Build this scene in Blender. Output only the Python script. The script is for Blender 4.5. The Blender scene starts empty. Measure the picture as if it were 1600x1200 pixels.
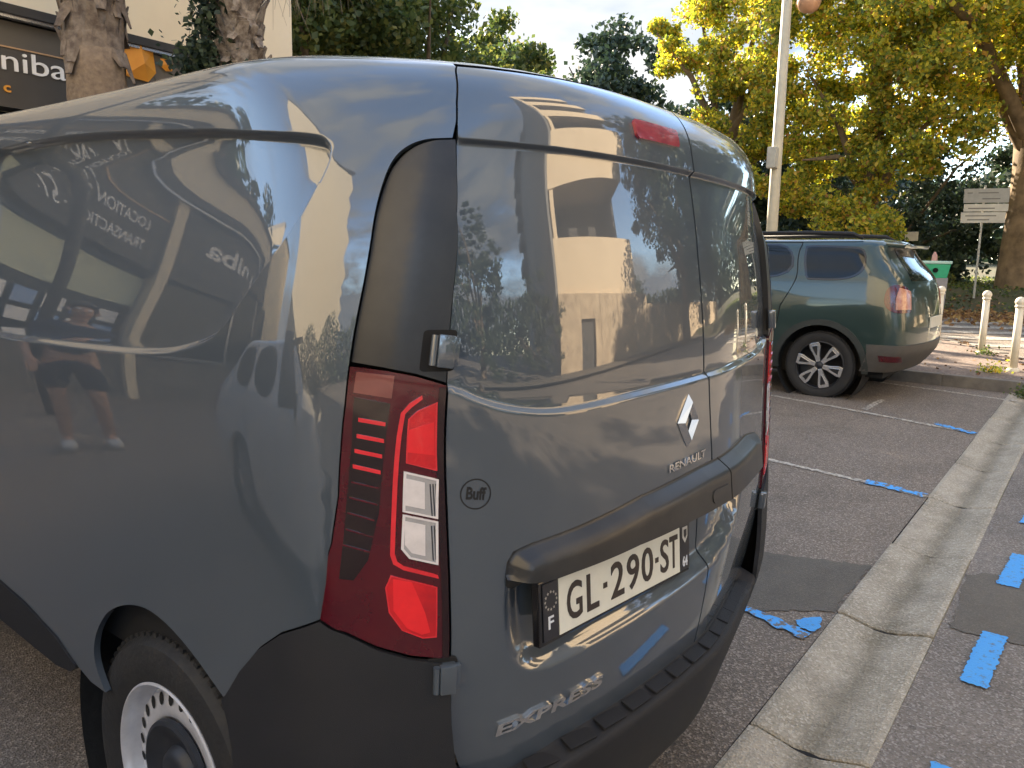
import bpy, bmesh, math, random
import numpy as np
from mathutils import Vector, Matrix, geometry
random.seed(7); rng=np.random.default_rng(7)
scene=bpy.context.scene
C=scene.collection
# ---------------------------------------------------------------- camera, sky, sun, exposure
cam=bpy.data.cameras.new('camera'); cam_o=bpy.data.objects.new('camera',cam); C.objects.link(cam_o)
scene.camera=cam_o
CY,CP,CR,CF=.652650,-.146072,.019890,1215.7734
CAM=np.array([-1.62763,-.73755,1.41511])
_f=np.array([math.cos(CY)*math.cos(CP),math.sin(CY)*math.cos(CP),math.sin(CP)])
_r=np.array([math.sin(CY),-math.cos(CY),0.]); _u=np.cross(_r,_f)
_r2=math.cos(CR)*_r+math.sin(CR)*_u; _u2=-math.sin(CR)*_r+math.cos(CR)*_u
cam_o.matrix_world=Matrix(((_r2[0],_u2[0],-_f[0],CAM[0]),(_r2[1],_u2[1],-_f[1],CAM[1]),(_r2[2],_u2[2],-_f[2],CAM[2]),(0,0,0,1)))
cam.sensor_fit='HORIZONTAL'; cam.sensor_width=36.; cam.lens=36.*CF/1600.; cam.clip_end=3000; cam.clip_start=.02
SUN_AZ,SUN_EL=math.radians(60),math.radians(26)      # direction towards the sun
world=bpy.data.worlds.new('World'); scene.world=world; world.use_nodes=True
nt=world.node_tree; nt.nodes.clear()
def wn(t,**k):
    n=nt.nodes.new(t)
    for a,b in k.items(): setattr(n,a,b)
    return n
out=wn('ShaderNodeOutputWorld'); bg=wn('ShaderNodeBackground'); sky=wn('ShaderNodeTexSky',sky_type='NISHITA')
sky.sun_disc=False; sky.sun_elevation=SUN_EL; sky.sun_rotation=math.pi/2-SUN_AZ; sky.air_density=1.0; sky.dust_density=.5; sky.ozone_density=1.0
tc=wn('ShaderNodeTexCoord'); mp=wn('ShaderNodeMapping'); mp.inputs['Scale'].default_value=(1,1,2.6); mp.inputs['Location'].default_value=(5.5,2.2,.4)
nz=wn('ShaderNodeTexNoise'); nz.inputs['Scale'].default_value=1.25; nz.inputs['Detail'].default_value=8; nz.inputs['Roughness'].default_value=.58
cr=wn('ShaderNodeValToRGB'); cr.color_ramp.elements[0].position=.43; cr.color_ramp.elements[1].position=.53
nz2=wn('ShaderNodeTexNoise'); nz2.inputs['Scale'].default_value=5.; nz2.inputs['Detail'].default_value=5
cc=wn('ShaderNodeValToRGB'); cc.color_ramp.elements[0].color=(.84,1.0,1.26,1); cc.color_ramp.elements[1].color=(1.62,1.6,1.55,1); cc.color_ramp.elements[0].position=.35; cc.color_ramp.elements[1].position=.65
mx=wn('ShaderNodeMix',data_type='RGBA')
L=nt.links.new
L(tc.outputs['Generated'],mp.inputs['Vector']); L(mp.outputs[0],nz.inputs['Vector']); L(mp.outputs[0],nz2.inputs['Vector'])
L(nz.outputs['Fac'],cr.inputs['Fac']); L(nz2.outputs['Fac'],cc.inputs['Fac'])
L(cr.outputs['Color'],mx.inputs['Factor']); L(sky.outputs[0],mx.inputs['A']); L(cc.outputs['Color'],mx.inputs['B'])
L(mx.outputs['Result'],bg.inputs['Color']); bg.inputs['Strength'].default_value=.15; L(bg.outputs[0],out.inputs[0])
sun=bpy.data.lights.new('sun','SUN'); sun.energy=5.0; sun.angle=math.radians(.5); sun.color=(1,.83,.62)
sun_o=bpy.data.objects.new('sun',sun); C.objects.link(sun_o)
sd=Vector((math.cos(SUN_AZ)*math.cos(SUN_EL),math.sin(SUN_AZ)*math.cos(SUN_EL),math.sin(SUN_EL)))
sun_o.rotation_euler=sd.to_track_quat('Z','Y').to_euler(); sun_o.location=(0,0,30)
vs=scene.view_settings; vs.view_transform='Standard'; vs.look='None'; vs.gamma=1; vs.use_curve_mapping=False; vs.exposure=2.35
try:
    scene.cycles.max_bounces=7; scene.cycles.diffuse_bounces=3; scene.cycles.glossy_bounces=4; scene.cycles.transmission_bounces=4; scene.cycles.transparent_max_bounces=6; scene.cycles.sample_clamp_indirect=6
except Exception: pass
# ---------------------------------------------------------------- materials
def mat(name,col,rough=.6,metal=0,coat=0,var=0,scale=8,bump=0,bscale=60,spec=.5,col2=None,crough=.03,trans=0,tcol=None,isl=None,detail=6,lo=.35,hi=.65):
    m=bpy.data.materials.new(name); m.use_nodes=True; t=m.node_tree; b=t.nodes['Principled BSDF']
    c=(*col,1) if len(col)==3 else col
    b.inputs['Base Color'].default_value=c; b.inputs['Roughness'].default_value=rough; b.inputs['Metallic'].default_value=metal
    b.inputs['Coat Weight'].default_value=coat; b.inputs['Coat Roughness'].default_value=crough; b.inputs['Specular IOR Level'].default_value=spec
    tcn=t.nodes.new('ShaderNodeTexCoord')
    if col2 is not None or var:
        c2=(*(col2 if col2 is not None else [x*(1-var) for x in col]),1)
        n=t.nodes.new('ShaderNodeTexNoise'); n.inputs['Scale'].default_value=scale; n.inputs['Detail'].default_value=detail; n.inputs['Roughness'].default_value=.62
        r=t.nodes.new('ShaderNodeValToRGB'); r.color_ramp.elements[0].position=lo; r.color_ramp.elements[1].position=hi
        r.color_ramp.elements[0].color=c2; r.color_ramp.elements[1].color=c
        t.links.new(tcn.outputs['Object'],n.inputs['Vector']); t.links.new(n.outputs['Fac'],r.inputs['Fac']); t.links.new(r.outputs['Color'],b.inputs['Base Color'])
    if isl:
        g=t.nodes.new('ShaderNodeNewGeometry'); r=t.nodes.new('ShaderNodeValToRGB'); r.color_ramp.interpolation='LINEAR'
        els=r.color_ramp.elements
        while len(els)<len(isl): els.new(.5)
        for i,(p,cl) in enumerate(isl): els[i].position=p; els[i].color=(*cl,1)
        t.links.new(g.outputs['Random Per Island'],r.inputs['Fac']); t.links.new(r.outputs['Color'],b.inputs['Base Color'])
        if trans:
            tr=t.nodes.new('ShaderNodeBsdfTranslucent'); ms=t.nodes.new('ShaderNodeMixShader'); ms.inputs[0].default_value=trans
            hs=t.nodes.new('ShaderNodeHueSaturation'); hs.inputs['Value'].default_value=1.5; hs.inputs['Saturation'].default_value=1.1
            t.links.new(r.outputs['Color'],hs.inputs['Color']); t.links.new(hs.outputs[0],tr.inputs['Color'])
            t.links.new(b.outputs[0],ms.inputs[1]); t.links.new(tr.outputs[0],ms.inputs[2]); t.links.new(ms.outputs[0],t.nodes['Material Output'].inputs[0])
    if bump:
        n=t.nodes.new('ShaderNodeTexNoise'); n.inputs['Scale'].default_value=bscale; n.inputs['Detail'].default_value=4
        bp=t.nodes.new('ShaderNodeBump'); bp.inputs['Strength'].default_value=bump; bp.inputs['Distance'].default_value=.01
        t.links.new(tcn.outputs['Object'],n.inputs['Vector']); t.links.new(n.outputs['Fac'],bp.inputs['Height']); t.links.new(bp.outputs[0],b.inputs['Normal'])
    return m
M={}
M['paint']=mat('van_paint',(.049,.063,.081),.38,0,1,crough=.010,col2=(.053,.067,.085),scale=1.3,spec=.4)
M['paint'].node_tree.nodes['Principled BSDF'].inputs['Coat IOR'].default_value=1.9
M['plastic']=mat('black_plastic',(.012,.013,.016),.6,spec=.35,bump=.25,bscale=900,col2=(.015,.015,.018),scale=14)
M['trim']=mat('pillar_trim',(.013,.014,.017),.38,bump=.03,bscale=700,col2=(.027,.027,.028),scale=9)
M['gloss_black']=mat('gloss_black',(.008,.008,.009),.12,0,.6,col2=(.011,.010,.011),scale=30)
M['dark']=mat('dark_gap',(.006,.006,.007),.9,var=.3)
M['red_margin']=mat('red_lens_margin',(.016,.003,.005),.2,0,.5,var=.2)
M['red_dark']=mat('red_lens_dark',(.075,.002,.007),.16,0,.7,col2=(.055,.002,.007),scale=12)
M['red']=mat('red_lens',(.62,.008,.012),.16,0,1,col2=(.40,.004,.01),scale=16,bump=.08,bscale=260)
M['red_bright']=mat('red_lens_bright',(.80,.015,.02),.2,0,1,col2=(.62,.01,.015),scale=9)
M['red_line']=mat('red_light_guide',(.70,.02,.03),.25,0,1,var=.2,scale=30)
M['clear']=mat('clear_lens',(.50,.49,.49),.16,.35,1,col2=(.42,.41,.42),scale=22,bump=.08,bscale=200)
M['clear_rim']=mat('clear_lens_rim',(.75,.70,.70),.2,.1,1,var=.15,scale=40)
M['smoke']=mat('lens_black_segment',(.012,.003,.004),.12,0,1,var=.3,scale=30)
M['patch']=mat('amber_lens',(.20,.055,.045),.25,0,1,var=.2,scale=20)
M['chrome']=mat('chrome',(.80,.80,.80),.07,1,0,var=.05)
M['plate']=mat('plate_white',(.72,.70,.60),.35,0,.3,var=.08,scale=25)
M['plate_band']=mat('plate_band',(.020,.021,.028),.35,0,.3,var=.3,scale=20)
M['plate_text']=mat('plate_characters',(.035,.025,.022),.45,var=.2)
M['white']=mat('white_print',(.70,.72,.76),.5,var=.08)
M['tyre']=mat('tyre_rubber',(.013,.013,.014),.7,col2=(.020,.019,.018),scale=18,bump=.3,bscale=60)
M['steel']=mat('wheel_steel',(.70,.70,.73),.32,.45,col2=(.58,.58,.61),scale=20)
M['cap']=mat('hub_cap_plastic',(.020,.023,.030),.5,var=.3,scale=20)
M['arch']=mat('arch_liner',(.012,.012,.012),.9,var=.4,scale=12,bump=.3,bscale=50)
M['sticker']=mat('sticker_ink',(.012,.012,.013),.4,var=.2)
M['glass']=mat('dark_glass',(.008,.010,.011),.06,0,0,var=.2,spec=.4)
def ground_mat(name,c1,c2,c3,sp,scale_big=.6,rough=.85,seed=0,speck=.35):
    m=bpy.data.materials.new(name); m.use_nodes=True; t=m.node_tree; b=t.nodes['Principled BSDF']; b.inputs['Roughness'].default_value=rough
    tcn=t.nodes.new('ShaderNodeTexCoord')
    def noise(s,d=4,r=.6):
        n=t.nodes.new('ShaderNodeTexNoise'); n.inputs['Scale'].default_value=s; n.inputs['Detail'].default_value=d; n.inputs['Roughness'].default_value=r; t.links.new(tcn.outputs['Object'],n.inputs['Vector']); return n
    def ramp(src,a,b_,ca,cb):
        r=t.nodes.new('ShaderNodeValToRGB'); r.color_ramp.elements[0].position=a; r.color_ramp.elements[1].position=b_; r.color_ramp.elements[0].color=(*ca,1); r.color_ramp.elements[1].color=(*cb,1); t.links.new(src,r.inputs['Fac']); return r
    A=ramp(noise(scale_big,6,.65).outputs['Fac'],.35,.65,c1,c2)
    v=t.nodes.new('ShaderNodeTexVoronoi'); v.inputs['Scale'].default_value=sp; t.links.new(tcn.outputs['Object'],v.inputs['Vector'])
    S=t.nodes.new('ShaderNodeSeparateColor'); t.links.new(v.outputs['Color'],S.inputs[0])
    K=ramp(S.outputs[0],.60,.98,(0,0,0),(1,1,1))
    mxx=t.nodes.new('ShaderNodeMix'); mxx.data_type='RGBA'; t.links.new(K.outputs[0],mxx.inputs['Factor']); t.links.new(A.outputs[0],mxx.inputs['A']); mxx.inputs['B'].default_value=(*c3,1)
    K2=ramp(S.outputs[1],.0,.45,(1-speck,)*3,(1,1,1))
    mm=t.nodes.new('ShaderNodeMix'); mm.data_type='RGBA'; mm.blend_type='MULTIPLY'; mm.inputs['Factor'].default_value=1; t.links.new(mxx.outputs['Result'],mm.inputs['A']); t.links.new(K2.outputs[0],mm.inputs['B'])
    # darker oil and wear blotches
    W=ramp(noise(2.3,7,.7).outputs['Fac'],.30,.52,(.72,.72,.72),(1,1,1))
    m2=t.nodes.new('ShaderNodeMix'); m2.data_type='RGBA'; m2.blend_type='MULTIPLY'; m2.inputs['Factor'].default_value=.8; t.links.new(mm.outputs['Result'],m2.inputs['A']); t.links.new(W.outputs[0],m2.inputs['B'])
    t.links.new(m2.outputs['Result'],b.inputs['Base Color'])
    bp=t.nodes.new('ShaderNodeBump'); bp.inputs['Strength'].default_value=.7; bp.inputs['Distance'].default_value=.006
    t.links.new(v.outputs['Distance'],bp.inputs['Height']); t.links.new(bp.outputs[0],b.inputs['Normal'])
    return m
M['asphalt']=ground_mat('asphalt',(.152,.123,.098),(.195,.160,.128),(.38,.32,.26),150)
M['asphalt2']=ground_mat('asphalt_right',(.160,.138,.118),(.200,.174,.150),(.33,.30,.27),150)
M['patch_asphalt']=ground_mat('asphalt_patch',(.115,.102,.085),(.135,.12,.10),(.165,.15,.125),200,rough=.9,speck=.15)
M['concrete']=ground_mat('gutter_concrete',(.30,.265,.20),(.41,.365,.29),(.50,.45,.37),130,scale_big=3.,speck=.22)
_t=M['concrete'].node_tree; _b=_t.nodes['Principled BSDF']; _src=_b.inputs['Base Color'].links[0].from_socket
_tc=_t.nodes.new('ShaderNodeTexCoord'); _sx=_t.nodes.new('ShaderNodeSeparateXYZ'); _t.links.new(_tc.outputs['Object'],_sx.inputs[0])
_nz=_t.nodes.new('ShaderNodeTexNoise'); _nz.inputs['Scale'].default_value=5; _nz.inputs['Detail'].default_value=6; _t.links.new(_tc.outputs['Object'],_nz.inputs['Vector'])
_m1=_t.nodes.new('ShaderNodeMath'); _m1.operation='MULTIPLY_ADD'; _t.links.new(_nz.outputs['Fac'],_m1.inputs[0]); _m1.inputs[1].default_value=.12; _t.links.new(_sx.outputs['Y'],_m1.inputs[2])
_m2=_t.nodes.new('ShaderNodeMath'); _m2.operation='ADD'; _t.links.new(_m1.outputs[0],_m2.inputs[0]); _m2.inputs[1].default_value=.09
_m3=_t.nodes.new('ShaderNodeMath'); _m3.operation='ABSOLUTE'; _t.links.new(_m2.outputs[0],_m3.inputs[0])
_rr=_t.nodes.new('ShaderNodeValToRGB'); _rr.color_ramp.elements[0].color=(.55,.54,.50,1); _rr.color_ramp.elements[1].color=(1,1,1,1); _rr.color_ramp.elements[0].position=.01; _rr.color_ramp.elements[1].position=.07; _t.links.new(_m3.outputs[0],_rr.inputs['Fac'])
_mm=_t.nodes.new('ShaderNodeMix'); _mm.data_type='RGBA'; _mm.blend_type='MULTIPLY'; _mm.inputs['Factor'].default_value=.8; _t.links.new(_src,_mm.inputs['A']); _t.links.new(_rr.outputs[0],_mm.inputs['B']); _t.links.new(_mm.outputs['Result'],_b.inputs['Base Color'])
M['pavement']=ground_mat('pavement_red',(.15,.11,.09),(.20,.15,.12),(.27,.21,.17),50)
M['kerb']=mat('kerb_stone',(.20,.18,.15),.85,col2=(.13,.115,.10),scale=6,bump=.4,bscale=40)
M['road_white']=mat('road_paint_white',(.50,.46,.39),.8,col2=(.19,.165,.14),scale=34,lo=.44,hi=.56,bump=.3,bscale=70)
M['blue']=mat('road_paint_blue',(.07,.33,.74),.8,col2=(.12,.17,.24),scale=42,lo=.33,hi=.43,bump=.4,bscale=110)
M['blue_worn']=mat('road_paint_blue_worn',(.07,.35,.80),.75,col2=(.15,.14,.13),scale=30,lo=.44,hi=.50,bump=.4,bscale=110)
# ---------------------------------------------------------------- object helpers
def tag(o,label=None,cat=None,group=None,kind=None):
    if label: o['label']=label
    if cat: o['category']=cat
    if group: o['group']=group
    if kind: o['kind']=kind
    return o
def thing(name,label,cat,loc=(0,0,0),rz=0,group=None):
    o=bpy.data.objects.new(name,None); C.objects.link(o); o.location=loc; o.rotation_euler=(0,0,rz); o.empty_display_size=.2
    return tag(o,label,cat,group)
def link(name,me,m=None,parent=None):
    o=bpy.data.objects.new(name,me); C.objects.link(o)
    if m is not None:
        me.materials.clear()
        for k in (m if isinstance(m,(list,tuple)) else [m]): me.materials.append(k)
    if parent is not None: o.parent=parent
    return o
def mesh_np(name,V,F,m=None,parent=None,smooth=False,normals=None):
    me=bpy.data.meshes.new(name); V=np.asarray(V,float); me.from_pydata([tuple(v) for v in V.tolist()],[],[tuple(f) for f in F]); me.update()
    if smooth: me.polygons.foreach_set('use_smooth',[True]*len(me.polygons))
    if normals is not None: me.normals_split_custom_set_from_vertices([tuple(n) for n in np.asarray(normals).tolist()])
    return link(name,me,m,parent)
class MB:
    def __init__(s): s.v=[];s.f=[];s.mi=[]
    def add(s,V,F,mi=0):
        n=len(s.v); s.v+= [tuple(map(float,v)) for v in V]; s.f+=[tuple(n+i for i in f) for f in F]; s.mi+=[mi]*len(F); return s
    def box(s,c,d,rz=0,mi=0,ax=None):
        hx,hy,hz=[k/2 for k in d]; V=[]
        ca,sa=math.cos(rz),math.sin(rz)
        for z in (-hz,hz):
            for x,y in ((-hx,-hy),(hx,-hy),(hx,hy),(-hx,hy)):
                if ax is not None:
                    p=np.array(c)+x*ax[0]+y*ax[1]+z*ax[2]; V.append(p)
                else: V.append((c[0]+x*ca-y*sa,c[1]+x*sa+y*ca,c[2]+z))
        return s.add(V,[(3,2,1,0),(4,5,6,7),(0,1,5,4),(1,2,6,5),(2,3,7,6),(3,0,4,7)],mi)
    def tube(s,P,R,n=8,mi=0,cap=True):
        P=[Vector(p) for p in P]; R=R if isinstance(R,(list,tuple)) else [R]*len(P); V=[];F=[]
        up=Vector((.13,.07,1)).normalized()
        for i,p in enumerate(P):
            d=((P[min(i+1,len(P)-1)]-P[max(i-1,0)])).normalized()
            a=d.cross(up)
            if a.length<.05: a=d.cross(Vector((1,0,0)))
            a.normalize(); b=d.cross(a)
            for k in range(n):
                t=2*math.pi*k/n; V.append(p+a*math.cos(t)*R[i]+b*math.sin(t)*R[i])
        for i in range(len(P)-1):
            for k in range(n):
                F.append((i*n+k,i*n+(k+1)%n,(i+1)*n+(k+1)%n,(i+1)*n+k))
        if cap: F.append(tuple(range(n))[::-1]); F.append(tuple(range((len(P)-1)*n,len(P)*n)))
        return s.add(V,F,mi)
    def lathe(s,prof,origin=(0,0,0),axis='z',n=32,mi=0):
        V=[];F=[]
        for r,h in prof:
            for k in range(n):
                t=2*math.pi*k/n
                p=(r*math.cos(t),r*math.sin(t),h)
                if axis=='x': p=(h,p[0],p[1])
                V.append((p[0]+origin[0],p[1]+origin[1],p[2]+origin[2]))
        for i in range(len(prof)-1):
            for k in range(n): F.append((i*n+k,i*n+(k+1)%n,(i+1)*n+(k+1)%n,(i+1)*n+k))
        return s.add(V,F,mi)
    def build(s,name,m=None,parent=None,smooth=False,bevel=0,fixn=True):
        me=bpy.data.meshes.new(name); me.from_pydata(s.v,[],s.f)
        ms=m if isinstance(m,(list,tuple)) else [m]
        for k in ms: me.materials.append(k)
        if len(ms)>1: me.polygons.foreach_set('material_index',s.mi)
        if bevel or fixn:
            bm=bmesh.new(); bm.from_mesh(me)
            if fixn: bmesh.ops.recalc_face_normals(bm,faces=bm.faces)
            if bevel: bmesh.ops.bevel(bm,geom=[e for e in bm.edges if not e.is_boundary],offset=bevel,segments=2,affect='EDGES',profile=.6)
            bm.to_mesh(me); bm.free()
        if smooth:
            me.polygons.foreach_set('use_smooth',[True]*len(me.polygons))
            if smooth!=1: 
                try: me.set_sharp_from_angle(angle=smooth)
                except Exception: pass
        me.update()
        o=bpy.data.objects.new(name,me); C.objects.link(o)
        if parent is not None: o.parent=parent
        return o
def copy_tree(o,parent=None):
    c=o.copy(); C.objects.link(c); c.parent=parent
    for ch in list(o.children): copy_tree(ch,c)
    return c

def ripple(m,sc=1.4,st=.035):
    t=m.node_tree; b=t.nodes['Principled BSDF']; tcn=t.nodes.new('ShaderNodeTexCoord'); n=t.nodes.new('ShaderNodeTexNoise'); n.inputs['Scale'].default_value=sc; n.inputs['Detail'].default_value=1.0
    bp=t.nodes.new('ShaderNodeBump'); bp.inputs['Strength'].default_value=st; bp.inputs['Distance'].default_value=.02
    t.links.new(tcn.outputs['Object'],n.inputs['Vector']); t.links.new(n.outputs['Fac'],bp.inputs['Height']); t.links.new(bp.outputs[0],b.inputs['Coat Normal'])
    # thin film of road dust
    d=t.nodes.new('ShaderNodeTexNoise'); d.inputs['Scale'].default_value=5; d.inputs['Detail'].default_value=9; d.inputs['Roughness'].default_value=.75; t.links.new(tcn.outputs['Object'],d.inputs['Vector'])
    r=t.nodes.new('ShaderNodeMapRange'); r.inputs[1].default_value=.40; r.inputs[2].default_value=.8; r.inputs[3].default_value=.006; r.inputs[4].default_value=.035; t.links.new(d.outputs['Fac'],r.inputs[0]); t.links.new(r.outputs[0],b.inputs['Coat Roughness'])
ripple(M['paint'])
# ---------------------------------------------------------------- body skins (shared by the vehicles)
def _pchip(x,y,q):
    h=np.diff(x);d=np.diff(y)/h;m=np.zeros(len(x))
    for i in range(1,len(x)-1):
        if d[i-1]*d[i]>0:
            w1=2*h[i]+h[i-1];w2=h[i]+2*h[i-1];m[i]=(w1+w2)/(w1/d[i-1]+w2/d[i])
    m[0]=d[0];m[-1]=d[-1]
    i=np.clip(np.searchsorted(x,q)-1,0,len(h)-1);s=(q-x[i])/h[i]
    return (y[i]*(2*s**3-3*s**2+1)+h[i]*m[i]*(s**3-2*s**2+s)+y[i+1]*(-2*s**3+3*s**2)+h[i]*m[i+1]*(s**3-s**2))
class Skin:
    """stacked rounded outlines; U metres round the body from the rear centre (left positive), H metres up the skin"""
    def __init__(s,z,ix,iy,rc,q4,k=.15,W=.8875,VN=0,VM=0,sig=25,ease=3.2,flat_r=0.,fr=(.165,.15)):
        s.ease=ease; s.flat_r=flat_r; s.fr=fr
        n=len(z); v=np.linspace(0,n-1,(n-1)*100+1)
        w=3*sig; g=np.exp(-.5*(np.arange(-w,w+1)/float(sig))**2);g/=g.sum()
        def tab(a):
            y=_pchip(np.arange(float(n)),np.array(a,float),v)
            e=np.concatenate([2*y[0]-y[w:0:-1],y,2*y[-1]-y[-2:-w-2:-1]])
            return np.convolve(e,g,'valid')
        s.T=[tab(a) for a in (z,ix,iy,rc,q4)]
        s.H=np.concatenate([[0],np.cumsum(np.hypot(np.diff(s.T[0]),np.hypot(np.diff(s.T[1]),np.diff(s.T[2]))*.75))])+s.T[0][0]
        s.k,s.W,s.VN,s.VM=k,W,VN,VM
    def __call__(s,U,H):
        U=np.asarray(U,float);H=np.asarray(H,float)
        z,ix,iy,rc,q4=[np.interp(H,s.H,t) for t in s.T]
        k=s.k; a0=np.abs(U); sg=np.sign(U); a0,_=np.broadcast_arrays(a0,z)
        a=np.where(a0<.75,a0/.75,1.0)
        wt=np.where(U<0,s.flat_r,0.)*(1-np.clip((z-1.50)/.17,0,1)); rc=rc*(1-wt)+.10*wt; q,e0=s.fr
        f0=lambda x:(1-wt)*(k*x**2+q4*x**4)+wt*q*(np.sqrt(x*x+e0*e0)-e0)
        f1=lambda x:(1-wt)*(2*k*x+4*q4*x**3)+wt*q*x/np.sqrt(x*x+e0*e0)
        w=s.W-ix; xr=w-rc
        for _ in range(6):
            al=np.arctan(f1(xr)); xr=w-rc*(1-np.sin(al))
        al=np.arctan(f1(xr))
        x1=a*xr; y1=iy+f0(x1)
        yr=iy+f0(xr)
        # corner: turns fast beside the lights and eases into the side
        tt=(np.arange(16)+.5)/16; G=lambda t: 1-(1-t)**s.ease
        thf=al[...,None]+(np.pi/2-al[...,None])*G(tt); Lc=(w-xr)/np.cos(thf).mean(-1); yend=yr+Lc*np.sin(thf).mean(-1)
        yc=yr+rc*np.cos(al); U1=1.0+(yend-yc)
        t=np.clip((a0-.75)/(U1-.75),0,1)[...,None]*tt; th=al[...,None]+(np.pi/2-al[...,None])*G(t); tb=np.clip((a0-.75)/(U1-.75),0,1)
        xc_=xr+Lc*tb*np.cos(th).mean(-1); yc_=yr+Lc*tb*np.sin(th).mean(-1)
        x=np.where(a0<.75,x1,np.where(a0<U1,xc_,w)); y=np.where(a0<.75,y1,np.where(a0<U1,yc_,yc+(a0-1.0)))
        g=np.clip((z-1.1)/.7,0,1)**2; yy=np.clip(y-.5,0,1.5)
        x=x-s.VN*yy**2*g*.5; z=z-s.VM*yy**2*g
        return np.stack(np.broadcast_arrays(-sg*x,y,z),-1)
    def hz(s,z): return float(np.interp(z,s.T[0],s.H))
    def side(s,y,z,sgn=1):
        """skin coordinates of the side point seen at (y,z)"""
        h=s.hz(z); us=np.linspace(.7,5.5,1200); yy=s(us,np.full_like(us,h))[:,1]
        return (sgn*float(np.interp(y,yy,us)),h)
def skin_n(F,U,H,e=1e-3):
    a=F(U+e,H)-F(U-e,H);b=F(U,H+e)-F(U,H-e)
    n=np.cross(b,a);n/=np.linalg.norm(n,axis=-1,keepdims=True)+1e-12
    return n
def densify(P,h,closed=True):
    P=[np.array(p,float) for p in P]; o=[]; n=len(P)
    for i in range(n if closed else n-1):
        a,b=P[i],P[(i+1)%n]; k=max(1,int(math.ceil(np.linalg.norm(b-a)/h)))
        for j in range(k): o.append(a+(b-a)*j/k)
    if not closed: o.append(P[-1])
    return np.array(o)
def smooth_poly(P,closed=True,it=2):
    P=[np.array(p,float) for p in P]
    for _ in range(it):
        Q=[];n=len(P)
        for i in range(n if closed else n-1):
            a,b=P[i],P[(i+1)%n]; Q+= [a*.75+b*.25,a*.25+b*.75]
        if not closed: Q=[P[0]]+Q+[P[-1]]
        P=Q
    return [tuple(p) for p in P]
def inside(P,X,Y):
    P=np.asarray(P); r=np.zeros(X.shape,bool); n=len(P)
    for i in range(n):
        x1,y1=P[i];x2,y2=P[(i+1)%n]
        c=((y1>Y)!=(y2>Y))
        if y1!=y2: r^= c&(X<(x2-x1)*(Y-y1)/(y2-y1)+x1)
    return r
def dist_poly(P,X,Y,closed=True):
    P=np.asarray(P); n=len(P); d=np.full(X.shape,1e9)
    for i in range(n if closed else n-1):
        a=P[i];b=P[(i+1)%n];v=b-a;L2=v@v+1e-12
        t=np.clip(((X-a[0])*v[0]+(Y-a[1])*v[1])/L2,0,1)
        d=np.minimum(d,np.hypot(X-a[0]-t*v[0],Y-a[1]-t*v[1]))
    return d
def sdf(P,X,Y): return np.where(inside(P,X,Y),1,-1)*dist_poly(P,X,Y)
def sm(x,w): 
    t=np.clip(x/w,0,1); return t*t*(3-2*t)
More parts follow.
